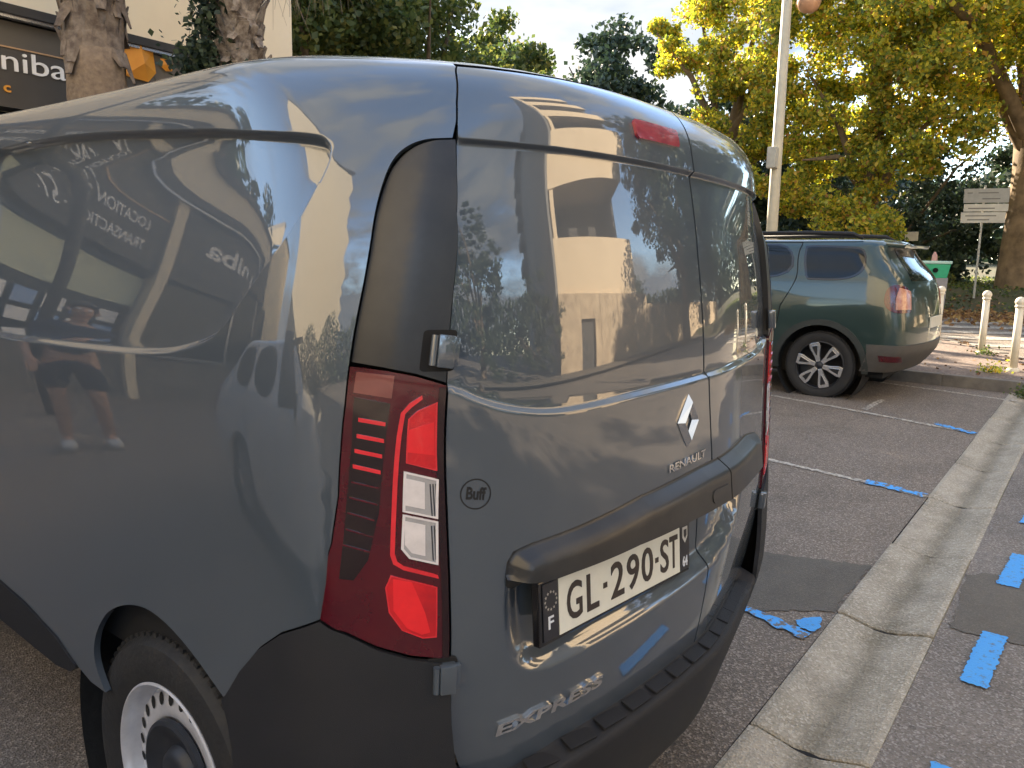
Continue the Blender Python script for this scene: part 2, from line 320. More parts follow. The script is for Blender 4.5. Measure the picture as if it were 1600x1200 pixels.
def panel(name,outline,F,m,parent,h=.02,holes=(),curves=(),off=0.,flange=.012,bh=None,inset=0):
    """a curved sheet cut to an outline in skin coordinates, with an edge folded inwards"""
    bh=bh or h
    loops=[densify(outline,bh)]+[densify(q,bh) for q in holes]
    pts=[];edges=[]
    for lp in loops:
        n0=len(pts);pts+=list(lp);edges+=[(n0+i,n0+(i+1)%len(lp)) for i in range(len(lp))]
    cs=[densify(q,bh,False) for q in curves]
    allc=[(l,True) for l in loops]+[(q,False) for q in cs]
    lo=loops[0].min(0);hi=loops[0].max(0)
    for q in cs:
        ok=inside(loops[0],q[:,0],q[:,1])&(dist_poly(loops[0],q[:,0],q[:,1])>h*.3)
        for hl in loops[1:]: ok&=~inside(hl,q[:,0],q[:,1])
        pts+=list(q[ok])
    gx=np.arange(lo[0]+h*.5,hi[0],h);gy=np.arange(lo[1]+h*.5,hi[1],h*.9)
    X,Y=np.meshgrid(gx,gy); X=X+(np.arange(len(gy))%2)[:,None]*h*.5
    X=X.ravel();Y=Y.ravel(); ok=inside(loops[0],X,Y)
    for hl in loops[1:]: ok&=~inside(hl,X,Y)
    X,Y=X[ok],Y[ok]
    for q,cl in allc:
        d=dist_poly(q,X,Y,cl); kk=d>min(h*.55,bh*.8) ; X,Y=X[kk],Y[kk]
    pts+=list(np.stack([X,Y],-1))
    r=geometry.delaunay_2d_cdt([Vector((float(p[0]),float(p[1]))) for p in pts],edges,[],0,1e-5)
    P2=np.array([[v.x,v.y] for v in r[0]]); T=np.array([f for f in r[2] if len(f)==3])
    cen=P2[T].mean(1); ok=inside(loops[0],cen[:,0],cen[:,1])
    for hl in loops[1:]: ok&=~inside(hl,cen[:,0],cen[:,1])
    T=T[ok]
    V=F(P2[:,0],P2[:,1]); N=skin_n(F,P2[:,0],P2[:,1])
    offv=off(P2[:,0],P2[:,1]) if callable(off) else off
    V=V+N*np.asarray(offv).reshape(-1,1) if callable(off) else V+N*off
    if callable(off):
        G=lambda u,v: F(u,v)+skin_n(F,u,v)*np.asarray(off(u,v))[...,None]
        N=skin_n(G,P2[:,0],P2[:,1],2e-3)
    fn=np.cross(V[T[:,1]]-V[T[:,0]],V[T[:,2]]-V[T[:,0]]); fl=(fn*N[T[:,0]]).sum(1)<0
    T[fl]=T[fl][:,::-1]
    faces=[tuple(t) for t in T.tolist()]; VV=list(V);NN=list(N)
    if flange:
        # boundary edges
        cnt={}
        for t in faces:
            for a,b in ((t[0],t[1]),(t[1],t[2]),(t[2],t[0])): cnt[(a,b)]=1
        be=[(a,b) for (a,b) in cnt if (b,a) not in cnt]
        mp={}
        def dup(i,k,nn):
            key=(i,k)
            if key not in mp:
                mp[key]=len(VV); VV.append(V[i]-N[i]*(flange*k)); NN.append(nn)
            return mp[key]
        acc={}
        for a,b in be:
            e=V[b]-V[a]; nn=np.cross(e,N[a]); nn/=np.linalg.norm(nn)+1e-12
            for i in (a,b): acc[i]=acc.get(i,0)+nn
        for a,b in be:
            na=acc[a]/(np.linalg.norm(acc[a])+1e-9);nb=acc[b]/(np.linalg.norm(acc[b])+1e-9)
            faces.append((dup(b,0,nb),dup(a,0,na),dup(a,1,na),dup(b,1,nb)))
    return mesh_np(name,np.array(VV),faces,m,parent,True,np.array(NN))
def rrect(u0,h0,u1,h1,r=.01,n=4):
    o=[]
    for cx,cy,a0 in ((u1-r,h1-r,0),(u0+r,h1-r,90),(u0+r,h0+r,180),(u1-r,h0+r,270)):
        for i in range(n+1):
            a=math.radians(a0+90*i/n);o.append((cx+r*math.cos(a),cy+r*math.sin(a)))
    return o
def shrink(P,d):
    """move an outline inwards by d"""
    P=np.array(P,float);n=len(P); a=.5*sum(P[i][0]*P[(i+1)%n][1]-P[(i+1)%n][0]*P[i][1] for i in range(n)); s=1 if a>0 else -1
    Q=[]
    for i in range(n):
        e1=P[i]-P[i-1];e2=P[(i+1)%n]-P[i];e1/=np.linalg.norm(e1)+1e-9;e2/=np.linalg.norm(e2)+1e-9
        n1=np.array([-e1[1],e1[0]])*s;n2=np.array([-e2[1],e2[0]])*s;m_=n1+n2;l=m_@n1
        Q.append(tuple(P[i]+m_/max(l,.35)*d))
    return Q
def mir(P): return [(-p[0],p[1]) for p in P][::-1]
_tcache={}
def text_mesh(txt,bold=0.0,ext=0.0):
    key=(txt,bold,ext)
    if key not in _tcache:
        cu=bpy.data.curves.new('lettering','FONT'); cu.body=txt; cu.size=1; cu.offset=bold; cu.extrude=ext; cu.resolution_u=4; cu.align_x='LEFT'
        ob=bpy.data.objects.new('lettering',cu); C.objects.link(ob)
        dg=bpy.context.evaluated_depsgraph_get(); me=bpy.data.meshes.new_from_object(ob.evaluated_get(dg))
        V=np.array([v.co[:] for v in me.vertices]);Fc=[tuple(p.vertices) for p in me.polygons]
        bpy.data.objects.remove(ob); bpy.data.curves.remove(cu); bpy.data.meshes.remove(me)
        _tcache[key]=(V,Fc)
    return _tcache[key]
def text_plane(name,txt,o,ex,ey,en,w,hgt,m,parent,bold=0.,depth=.001,shear=0,mirror=False):
    """lettering that fills a w x hgt box whose lower left corner is o"""
    V,Fc=text_mesh(txt,bold,.5); V=V.copy(); lo=V.min(0);hi=V.max(0)
    x=(V[:,0]-lo[0])/(hi[0]-lo[0])*w; y=(V[:,1]-lo[1])/(hi[1]-lo[1])*hgt; z=(V[:,2]-lo[2])/(hi[2]-lo[2]+1e-9)*depth
    x=x+y*shear
    P=np.array(o)+x[:,None]*np.array(ex)+y[:,None]*np.array(ey)+z[:,None]*np.array(en)
    return mesh_np(name,P,Fc,m,parent)
def text_skin(name,txt,F,u0,h0,u1,h1,hgt,m,parent,bold=0.,depth=.003,shear=0,off=.0005):
    """lettering laid on a skin from (u0,h0) to (u1,h1), u falls to the right"""
    V,Fc=text_mesh(txt,bold,.5);V=V.copy();lo=V.min(0);hi=V.max(0)
    x=(V[:,0]-lo[0])/(hi[0]-lo[0]); y=(V[:,1]-lo[1])/(hi[1]-lo[1])*hgt; z=(V[:,2]-lo[2])/(hi[2]-lo[2]+1e-9)
    U=u0+(u1-u0)*x-y*shear; H=h0+(h1-h0)*x+y
    P=F(U,H)+skin_n(F,U,H)*(off+z*depth)[:,None]
    return mesh_np(name,P,Fc,m,parent)
# ---------------------------------------------------------------- the grey panel van
VZ=[.18,.32,.50,.80,1.10,1.25,1.45,1.62,1.70,1.7618,1.7918,1.8068,1.8118]
VIX=[.06,.03,.01,.0,-.010,-.0043,.0263,.0526,.0600,.0750,.26,.40,.60]
VIY=[.05,.02,-.03,-.0719,-.063,-.0606,-.0423,-.0119,.0053,.0568,.1956,.4051,.7]
VRC=[.169]*7+[.179,.189,.199,.219,.249,.269]
VQ=[.3491]*7+[.4913,.6334,.7755,.9176,1.0597,1.2018]
VAN=Skin(VZ,VIX,VIY,VRC,VQ,.15,.8875,-.0239,-.0107,flat_r=1.,fr=(.235,.14))
side_press=smooth_poly([(2.03,1.690),(1.799,1.698),(1.532,1.693),(1.19,1.667),(.925,1.644),(.767,1.637),(.749,1.629),(.749,1.613),(.774,1.583),(.873,1.496),(.988,1.405),(1.057,1.345),(1.121,1.304),(1.196,1.276),(1.323,1.252),(1.635,1.242),(2.16,1.235),(2.22,1.27),(2.22,1.60),(2.16,1.685)],True,2)
rp_low=[(.72,1.252),(.617,1.228),(.584,1.205),(.534,1.186),(.473,1.176),(.401,1.179),(.279,1.190),(.029,1.200),(-.141,1.206),(-.30,1.205),(-.45,1.205),(-.56,1.215),(-.617,1.235),(-.72,1.258)]
rear_press=smooth_poly(rp_low,False,2)+[(-.72,1.640),(.72,1.640)]
plate_rec=smooth_poly([(.553,.88),(.548,.787),(.537,.741),(.509,.713),(.469,.708),(.392,.722),(.259,.737),(.018,.755),(-.115,.772),(-.2,.80),(-.262,.85),(-.28,.96),(.0,.985),(.53,.95)],True,2)
def rear_d(U,H):
    d=np.zeros(np.shape(U))
    s=sdf(rear_press,U,H); top=1.640-H
    w=np.where(top<.05,.0035,.013)
    d=d-.0125*sm(s,w)
    s2=sdf(plate_rec,U,H); d=d-.036*sm(s2+.004,.045)
    # soft swage under the window pressing
    return d
def side_d(U,H):
    s=sdf(side_press,np.abs(U),H)
    dep=.010+.016*np.clip((H-1.25)/.4,0,1)
    w=np.where(H>1.56,.006,.014)
    return -dep*sm(s,w)
_cache={}
def F_rear(U,H):
    P=VAN(U,H); return P+skin_n(VAN,U,H,.004)*rear_d(U,H)[...,None]
def F_side(U,H):
    P=VAN(U,H); return P+skin_n(VAN,U,H,.004)*side_d(U,H)[...,None]
van=thing('panel_van','slate grey panel van with black rear bumper and dark pillar trims filling the foreground','van',(0,0,0))
seam=[(.561,1.784),(.577,1.738),(.591,1.701),(.601,1.668),(.608,1.64),(.617,1.592),(.626,1.518),(.6265,1.395),(.622,1.24),(.6225,1.027),(.625,.861),(.626,.745),(.622,.659),(.615,.59),(.602,.546)]
sp=[(.060,1.785),(.058,1.705),(.056,1.65),(.054,1.463),(.034,1.188),(.011,1.034),(.0,.907),(-.010,.563)]
dbot=[(.588,.524),(.562,.512),(.511,.512),(.432,.538),(.333,.551),(.205,.560),(.06,.563)]
ctop=[(.565,1.79),(.3,1.79),(.060,1.79)]
seam_i=[(u-.0020,h) for u,h in seam]
left_out=seam_i+dbot+[(u+.003,h) for u,h in sp[::-1]]+[(.3,1.79)]
right_out=[(u-.003,h) for u,h in sp]+mir(dbot)[0:]+[(-u,h) for u,h in seam_i[::-1]]+[(-.3,1.79)]
def off_curves(P,ds,closed=False):
    o=[]
    P=np.array(P)
    for d in ds:
        n=len(P);Q=[]
        for i in range(n):
            a=P[max(i-1,0)];b=P[min(i+1,n-1)];t=(b-a)/(np.linalg.norm(b-a)+1e-9); Q.append(P[i]+np.array([-t[1],t[0]])*d)
        o.append(Q)
    return o
low_s=smooth_poly(rp_low,False,2)
cv=off_curves(low_s,(0,.004,-.004,.009,-.009,.013,-.013))+[[(-.72,1.640-a),(.72,1.640-a)] for a in (-.002,0,.0012,.0024,.0036,.008)]+off_curves(plate_rec+[plate_rec[0]],(-.004,.004,.012,.020,.028,.036,.042))+off_curves(plate_rec+[plate_rec[0]],(-.012,-.02,-.028,-.036,-.042))
door_l=panel('rear_door',left_out,F_rear,M['paint'],van,h=.016,bh=.008,curves=cv,flange=.02)
door_r=panel('rear_door',right_out,F_rear,M['paint'],van,h=.018,bh=.009,curves=cv[:13],flange=.02)
# side panels
tl_l=[(0.7848,.854),(0.7633,.915),(0.7468,.982),(0.7363,1.06),(0.7318,1.139),(0.7293,1.21),(0.7288,1.274)]
trim_l=smooth_poly([(0.7288,1.363),(0.7283,1.461),(0.7218,1.52),(0.7028,1.578),(.682,1.613),(.652,1.635),(.613,1.640)],False,2)
arch_pts=[(1.62,.452),(1.652,.492),(1.668,.53),(1.662,.577),(1.634,.627),(1.581,.681),(1.486,.722),(1.394,.732),(1.277,.70),(1.150,.632)]
body_out=tl_l+trim_l+[(u+.0005,h) for u,h in seam[:4][::-1]]+[(.565,1.80),(1.0,1.80),(2.0,1.80),(3.0,1.80),(3.0,1.1),(3.0,.585),(2.198,.577),(2.037,.559),(1.856,.518),(1.753,.472),(1.69,.453)]+smooth_poly(arch_pts,False,2)+[(1.07,.712),(.984,.775),(.90,.818)]
spc=off_curves(side_press+[side_press[0]],(0,.003,-.003,.006,-.006,.010,-.010,.014,-.014))
body_l=panel('body_side',body_out,F_side,M['paint'],van,h=.03,bh=.012,curves=spc,flange=.014)
body_r=panel('body_side',mir(body_out),F_side,M['paint'],van,h=.05,bh=.03,flange=.014)
# roof: the skin above the gutter plus a cap
def ring_grid(name,F,us,hs,m,parent,cap=None):
    Ug,Hg=np.meshgrid(us,hs); P=F(Ug.ravel(),Hg.ravel()); N=skin_n(F,Ug.ravel(),Hg.ravel())
    nU,nH=len(us),len(hs); Fc=[]
    for j in range(nH-1):
        for i in range(nU-1):
            a=j*nU+i; Fc.append((a,a+nU,a+nU+1,a+1))
    if cap: 
        for i in range(nU//2): 
            a=(nH-1)*nU+i;b=(nH-1)*nU+nU-1-i
            if b-1>a+1: Fc.append((a,b,b-1,a+1))
    return mesh_np(name,P,Fc,m,parent,True,N)
us=np.concatenate([-np.linspace(3.0,1.0,21),-np.linspace(.98,0,60),np.linspace(.0,.98,60)[1:],np.linspace(1.0,3.0,21)])
ring_grid('roof',VAN,us,np.linspace(1.8025,VAN.H[-1],14),M['paint'],van,True)
hs=np.concatenate([np.linspace(.56,1.74,26)])
def F_in(U,H): return VAN(U,H)-skin_n(VAN,U,H,.004)*.052
ring_grid('inner_shell',F_in,us[::2],hs,M['dark'],van)
# black pillar trims above the lights
def trim_off(U,H):
    a=np.abs(U); ridge=np.interp(H,[1.25,1.32,1.414,1.516,1.587,1.64],[.681,.682,.681,.673,.654,.630])
    return .002-.30*np.clip(a-ridge,0,1)+.06*np.clip(ridge-a,0,1)*0-.0*a
trim_out=smooth_poly([(.727,1.276),(.727,1.363),(.7265,1.461),(.720,1.52),(.701,1.576),(.679,1.610),(.651,1.631),(.6105,1.636)],False,2)+[(.6185,1.592),(.6275,1.518),(.628,1.395),(.6240,1.243),(.659,1.258),(.693,1.268)]
rid=[[(.681,1.26),(.682,1.323),(.681,1.414),(.673,1.516),(.654,1.587),(.640,1.615)]]
for P,c,xo in ((trim_out,rid,0),(mir(trim_out),[mir(rid[0])],.001)):
    panel('pillar_trim',P,VAN,M['trim'],van,h=.012,bh=.007,curves=c,off=lambda U,H:trim_off(U,H)+xo,flange=.014+xo)
# bumper
def hd(U): return np.interp(np.abs(U),[0,.06,.205,.333,.432,.511,.56,.61],[.563,.563,.560,.551,.538,.515,.513,.53])
def off_mid(U,H):
    t=hd(U)-H
    return np.interp(t,[-.01,0,.004,.012,.016,.03,.10,.22,.27,.31],[-.016,-.014,.012,.040,.0455,.047,.050,.046,.028,-.01])*np.interp(U,[-.6,-.2],[1.05,1])
def off_cor(U,H):
    a=np.abs(U)
    o=np.interp(H,[.24,.27,.33,.45,.52,.60,.70,.80,.86],[.0,.028,.046,.050,.046,.034,.018,.008,.002])
    low=off_mid(np.full_like(a,.603)*np.sign(U+1e-9),H)
    return o*np.interp(a,[.8,1.12],[1,.2])*np.where(np.asarray(U)<0,1.05,1.)
bump=panel('rear_bumper',[(.602,.24),(-.602,.24),(-.602,.535)]+[(-u,h+.004) for u,h in dbot[:-1]]+[(0,.567)]+[(u,h+.004) for u,h in dbot[:-1][::-1]]+[(.602,.535)],VAN,M['plastic'],van,h=.02,bh=.01,off=off_mid,curves=[[(u,float(hd(u))-t) for u in np.linspace(-.6,.6,61)] for t in (.001,.004,.008,.012,.016,.03)],flange=.01)
corner_out=[(.786,.850),(.90,.8145),(.983,.7718),(1.069,.709),(1.149,.6295),(1.09,.55),(1.045,.45),(1.03,.35),(1.03,.24),(.603,.24),(.603,.40),(.603,.546),(.6165,.59),(.6235,.659),(.6275,.745),(.6280,.7655),(.674,.7805),(.709,.8005),(.74,.8285)]
for P in (corner_out,mir(corner_out)):
    panel('bumper_corner',P,VAN,M['plastic'],bump,h=.02,bh=.008,off=off_cor,flange=.012)
mb=MB()
u=.545; pads=[]
while u>-.56:
    h=float(hd(u))-.006; P=VAN(np.array([u]),np.array([h]))[0]; N=skin_n(VAN,np.array([u]),np.array([h]))[0]
    T=np.array([-N[1],N[0],0.]); T/=np.linalg.norm(T); Nh=np.array([N[0],N[1],0]); Nh/=np.linalg.norm(Nh)
    c_=P+Nh*.020+np.array([0,0,-.0005])
    q=MB().box(c_,(.069,.030,.0045),ax=(T,Nh*.97+np.array([0,0,-.25]),np.array([0,0,1.])+Nh*.25)).build('step_pad',M['plastic'],bump,bevel=.0015)
    u-=.0745
# lower lip line of the bumper
# plate garnish bar
bar_t=[(.5485,.905),(.545,.928),(.535,.946),(.507,.956),(.427,.969),(.276,.996),(.077,1.012),(-.115,1.017),(-.27,1.018),(-.42,.995),(-.507,.968),(-.538,.95),(-.547,.93),(-.5485,.905)]
def bar_off(U,H):
    d=dist_poly(bar_t,U,H,False)
    return np.interp(d,[0,.003,.021,.026,.032,.12],[.001,.006,.030,.0335,.035,.042])*np.interp(U,[-.50,-.34],[.35,1])
bar_c=[[(p[0]*(1-d*1.6),p[1]-d) for p in bar_t[1:-1]] for d in (.004,.012,.020,.023,.026,.030)]
def bar_poly(ua,ub):
    top=[(ua,float(np.interp(-ua,[-p[0] for p in bar_t],[p[1] for p in bar_t])))]+[p for p in bar_t if ub<p[0]<ua]+[(ub,float(np.interp(-ub,[-p[0] for p in bar_t],[p[1] for p in bar_t])))]
    lowp=[(.5485,.900),(.50,.896),(.45,.903),(.316,.917),(.172,.922),(0,.925),(-.15,.928),(-.35,.92),(-.50,.90),(-.5485,.902)]
    lx=[-p[0] for p in lowp]; ly=[p[1] for p in lowp]
    bot=[(ub,float(np.interp(-ub,lx,ly)))]+[p for p in lowp[::-1] if ub<p[0]<ua]+[(ua,float(np.interp(-ua,lx,ly)))]
    return top+bot
panel('plate_garnish',bar_poly(.548,-.012),VAN,M['trim'],door_l,h=.010,bh=.006,off=bar_off,curves=bar_c,flange=.045)
panel('plate_garnish',bar_poly(-.017,-.50),VAN,M['trim'],door_r,h=.010,bh=.006,off=bar_off,curves=bar_c,flange=.045)
hnd=panel('door_handle',rrect(-.006,.935,.075,.965,.012),VAN,M['trim'],door_l,h=.012,bh=.006,off=lambda U,H:bar_off(U,H)+.0025,flange=.004)
# hinges
for sg in (1,-1):
    for (u0,u1,h0,h1) in ((.617,.648,1.268,1.321),(.618,.648,.716,.768)):
        rec=rrect(u0-.001,h0-.007,u1+.008,h1+.007,.006)
        if sg<0: rec=mir(rec)
        hg=panel('hinge',rec,VAN,M['dark'],van,h=.01,bh=.006,off=.0065 if h0<1 else .0025,flange=.006)
        uc=(u0+u1)/2*sg; hc=(h0+h1)/2; P=VAN(np.array([uc]),np.array([hc]))[0];N=skin_n(VAN,np.array([uc]),np.array([hc]))[0]
        Zt=VAN(np.array([uc]),np.array([hc+.01]))[0]-P; Zt/=np.linalg.norm(Zt); T=np.cross(Zt,N)
        b=MB()
        b.box(P+N*.013-T*.004*sg*-1,(.028,.020,h1-h0),ax=(T,N,Zt))
        b.box(P+N*.010+T*sg*.0185,(.016,.012,(h1-h0)*.9),ax=(T,N,Zt))
        b.build('hinge_leaf',M['paint'],hg,bevel=.003,smooth=math.radians(40))
        MB().tube([P+N*.016-T*sg*.0155-Zt*(h1-h0)*.46,P+N*.016-T*sg*.0155+Zt*(h1-h0)*.46],.006,10).build('hinge_pin',M['paint'],hg,smooth=math.radians(40))
# tail lights
light_out=[(.727,1.270),(.693,1.2635),(.659,1.2535),(.6235,1.2380),(.6238,1.14),(.6240,1.028),(.6262,.88),(.6275,.7715),(.674,.7862),(.709,.8062),(.740,.834),(.783,.856),(.7615,.918),(.745,.984),(.7345,1.062),(.730,1.141),(.7275,1.21)]
def lens_off(U,H):
    e=np.abs(U); return .004-.10*np.clip(e-.70,0,.1)*.0+0*H
for sg in (1,-1):
    q=(lambda P:P) if sg>0 else mir
    xo=0 if sg>0 else .001
    lt=panel('tail_light',q(light_out),VAN,M['red_dark'],van,h=.016,bh=.008,off=.004+xo,flange=.02+xo)
    def pc(name,P,m,off,fl=.003,h=.008): return panel(name,q(P),VAN,m,lt,h=h,bh=.005,off=off+xo,flange=fl)
    pc('amber_lens',[(.7205,1.262),(.682,1.255),(.683,1.219),(.7215,1.229)],M['patch'],.0048,.001)
    pc('black_segment',[(.7205,1.222),(.684,1.211),(.688,1.14),(.697,1.033),(.712,.955),(.728,.922),(.742,.925),(.733,1.0),(.7245,1.09),(.7205,1.15)],M['smoke'],.0048,.001)
    for i,(a,b) in enumerate((((.715,1.186),(.688,1.178)),((.716,1.160),(.689,1.151)),((.718,1.136),(.691,1.126)),((.720,1.111),(.693,1.100)),((.722,1.085),(.695,1.074)),((.725,1.060),(.698,1.047)),((.728,1.035),(.702,1.021)),((.731,1.008),(.705,.993)),((.735,.982),(.708,.968)))):
        t=.0032 if i<4 else .0015
        pc('light_bar',[(a[0],a[1]+t),(b[0],b[1]+t),(b[0],b[1]-t),(a[0],a[1]-t)],M['red_line'] if i<4 else M['red_dark'],.0062,.002)
    cl=[(.651,1.2235),(.664,1.211),(.6725,1.196),(.676,1.159),(.683,1.05),(.689,.963),(.6865,.947),(.676,.936),(.637,.917)]
    ci=[(.638,.9235),(.675,.9425),(.682,.951),(.684,.964),(.678,1.05),(.671,1.158),(.668,1.194),(.661,1.205),(.650,1.2175)]
    pc('light_guide',cl+ci,M['red_line'],.0066,.003,h=.02)
    pc('dark_margin',[(.6318,1.235),(.6238,1.236),(.6243,1.03),(.6280,.775),(.6360,.776),(.6330,1.03)],M['red_margin'],.0052,.001)
    def framed(name,P,m,mr,w=.003):
        a=pc(name,shrink(P,w),m,.0062,.001)
        ring=panel('lens_rim',q(P),VAN,mr,lt,h=.03,bh=.006,holes=[q(shrink(P,w))],off=.0072+xo,flange=.003)
    framed('brake_lens',[(.6645,1.186),(.655,1.1985),(.633,1.2125),(.632,1.099),(.6665,1.114)],M['red'],M['red_line'],.0016)
    framed('indicator_lens',[(.669,1.101),(.6725,1.034),(.6335,1.0185),(.6305,1.085)],M['clear'],M['clear_rim'])
    framed('reversing_lens',[(.6725,1.030),(.677,.972),(.669,.955),(.6365,.9405),(.6335,1.0145)],M['clear'],M['clear_rim'])
    framed('fog_lens',[(.690,.928),(.6395,.903),(.6425,.815),(.659,.8155),(.682,.8325),(.695,.865),(.697,.908)],M['red'],M['red_line'],.0016)
    for P,mm in (([(.6715,1.094),(.6735,1.043),(.645,1.032),(.6435,1.083)],M['clear_rim']),([(.6735,1.023),(.6755,.978),(.668,.962),(.648,.953),(.6455,1.012)],M['clear_rim'])): pc('reflector_bowl',shrink(P,.003),mm,.0068,.001)
    for k in range(3):
        u=.6335+k*.0032
        pc('lens_rib',[(u,1.078),(u+.0014,1.078),(u+.0010,1.024),(u-.0004,1.024)],M['cap'],.0068,.001); pc('lens_rib',[(u+.001,1.008),(u+.0024,1.008),(u+.0030,.950),(u+.0016,.948)],M['cap'],.0068,.001)
    pc('reflector_bowl',[(.688,.922),(.668,.915),(.655,.86),(.650,.825),(.660,.822),(.676,.835),(.690,.868)],M['red_bright'],.0068,.001)
    pc('reflector_bowl',[(.664,1.168),(.636,1.180),(.6345,1.125),(.6655,1.132)],M['red_bright'],.0068,.001)
# high brake light
bl=panel('high_brake_light',[(.259,1.7165),(.118,1.7165),(.114,1.7105),(.115,1.6865),(.120,1.6815),(.255,1.6805),(.262,1.6855),(.2625,1.7105)],VAN,M['red'],door_l,h=.012,bh=.006,off=.006,flange=.008)
bl.data.materials[0]=mat('brake_light_lens',(.33,.035,.055),.22,0,1,col2=(.24,.02,.04),scale=30)
# licence plate, in its recess
sc_=.9525; pcn=np.array([-.333,-.035,.8277]); ya,ti=-.0833,.0692
ex=np.array([math.cos(ya),math.sin(ya),0]); ez=np.array([0,math.sin(ti),math.cos(ti)]); en=np.cross(ex,ez); en/=np.linalg.norm(en)
if en[1]>0: en=-en
pl=thing('licence_plate',None,None); del_=[pl.pop(k) for k in ('label','category') if k in pl]; pl.parent=door_l
def pbox(name,x0,x1,z0,z1,d0,d1,m,bev=0): 
    c_=pcn+ex*((x0+x1)/2*sc_)+ez*((z0+z1)/2*sc_)+en*((d0+d1)/2)
    return MB().box(c_,((x1-x0)*sc_,abs(d1-d0),(z1-z0)*sc_),ax=(ex,en,ez)).build(name,m,pl,bevel=bev)
pbox('plate_frame',-.272,.2605,-.062,.060,-.016,.000,M['gloss_black'],.002)
pbox('plate_face',-.2165,.2165,-.054,.054,.0005,.002,M['plate'])
pbox('plate_band',-.262,-.219,-.054,.054,.0005,.002,M['plate_band'])
pbox('plate_band',.219,.2585,-.054,.054,.0005,.002,M['plate_band'])
def ptext(txt,x0,x1,z0,z1,m,bold=.02,sh=0):
    text_plane('plate_characters',txt,pcn+ex*x0*sc_+ez*z0*sc_+en*.0021,ex,ez,en,(x1-x0)*sc_,(z1-z0)*sc_,m,pl,bold,.0012,sh)
for t,x0,x1 in (('G',-.192,-.139),('L',-.122,-.077),('2',-.026,.024),('9',.034,.081),('0',.091,.136),('S',.166,.205-.003)): pass
chars=[('G',-.192,-.143),('L',-.127,-.085),('2',-.045,.003),('9',.013,.059),('0',.069,.114),('S',.143,.178),('T',.180,.210)]
for t,x0,x1 in [('G',-.194,-.147),('L',-.132,-.093),('2',-.052,-.006),('9',.005,.050),('0',.060,.104),('S',.134,.168),('T',.172,.206)]: ptext(t,x0,x1,-.037,.037,M['plate_text'],.012)
for x0 in (-.078,.113): 
    pbox('plate_characters',x0,x0+.013,-.006,.005,.0021,.0031,M['plate_text'])
ptext('F',-.249,-.234,-.033,-.009,M['white'],.01)
st=MB()
for k in range(12):
    a=2*math.pi*k/12; cx,cz=-.2405+.0165*math.cos(a),.020+.0165*math.sin(a)
    V=[]; 
    for j in range(10):
        rr_=.0036 if j%2==0 else .0015; b=math.pi/2+j*math.pi/5
        V.append(pcn+ex*(cx+rr_*math.cos(b))*sc_+ez*(cz+rr_*math.sin(b))*sc_+en*.0027)
    st.add(V,[tuple(range(10))])
st.build('plate_stars',mat('plate_stars',(.42,.40,.35),.5,var=.1),pl)
ptext('64',.2285,.2485,-.046,-.022,M['white'],.01)
# small region emblem on the right band
e=MB(); 
V=[pcn+ex*x*sc_+ez*z*sc_+en*.0026 for x,z in ((.228,.046),(.250,.046),(.250,.022),(.239,.008),(.228,.022))]; e.add(V,[(0,1,2,3,4)]); e.build('plate_emblem',mat('plate_emblem',(.55,.55,.52),.5,var=.2),pl)
V=[pcn+ex*x*sc_+ez*z*sc_+en*.0030 for x,z in ((.233,.040),(.246,.040),(.246,.026),(.239,.018),(.233,.026))]
MB().add(V,[(0,1,2,3,4)]).build('plate_emblem',M['plate_band'],pl)
t=text_plane('plate_print','GARAGE',pcn+ex*-.02*sc_+ez*-.051*sc_+en*.0021,ex,ez,en,.07*sc_,.006*sc_,mat('faded_print',(.45,.43,.38),.6,var=.1),pl,0,.0004) if False else None
# emblem: hollow lozenge of four facets
def lozenge():
    U0,H0=.1205,1.1205; w,h_=.0435,.0565
    N=skin_n(VAN,np.array([U0]),np.array([H0]))[0]; P=F_rear(np.array([U0]),np.array([H0]))[0]
    Tz=F_rear(np.array([U0]),np.array([H0+.01]))[0]-P; Tz/=np.linalg.norm(Tz); Tx=np.cross(Tz,N); Tx=Tx if Tx[0]>0 else -Tx
    o=[(0,h_),(w,0),(0,-h_),(-w,0)]; i_=[(.0,h_*.42),(w*.34,.0),(0,-h_*.42),(-w*.34,0)]
    mid=[((a[0]+b[0])/2,(a[1]+b[1])/2) for a,b in zip(o,i_)]
    V=[];F_=[]
    for L_,d in ((o,.001),(mid,.012),(i_,.003)):
        for x,z in L_: V.append(P+Tx*x+Tz*z+N*d)
    for r_ in (0,4):
        for k in range(4): F_.append((r_+k,r_+(k+1)%4,r_+4+(k+1)%4,r_+4+k))
    m_=MB(); m_.add(V,F_); return m_.build('emblem',M['chrome'],door_l)
lozenge()
text_skin('badge_lettering','RENAULT',F_rear,.186,1.022,.046,1.030,.017,M['chrome'],door_l,.01,.003)
text_skin('badge_lettering','EXPRESS',F_rear,.553,.597,.350,.628,.0245,M['chrome'],door_l,.03,.005,shear=.12)
# round sticker
def disc(u0,h0,r,n=28,k=1.25): return [(u0+r*k*math.cos(2*math.pi*i/n)*.62,h0+r*math.sin(2*math.pi*i/n)) for i in range(n)]
panel('round_sticker',disc(.5845,1.054,.0265),F_rear,M['sticker'],door_l,h=.01,bh=.005,holes=[disc(.5845,1.054,.0242)],off=.0006,flange=0)
text_skin('sticker_lettering','Buff',F_rear,.598,1.046,.572,1.042,.022,M['sticker'],door_l,.03,.0003,shear=.1)
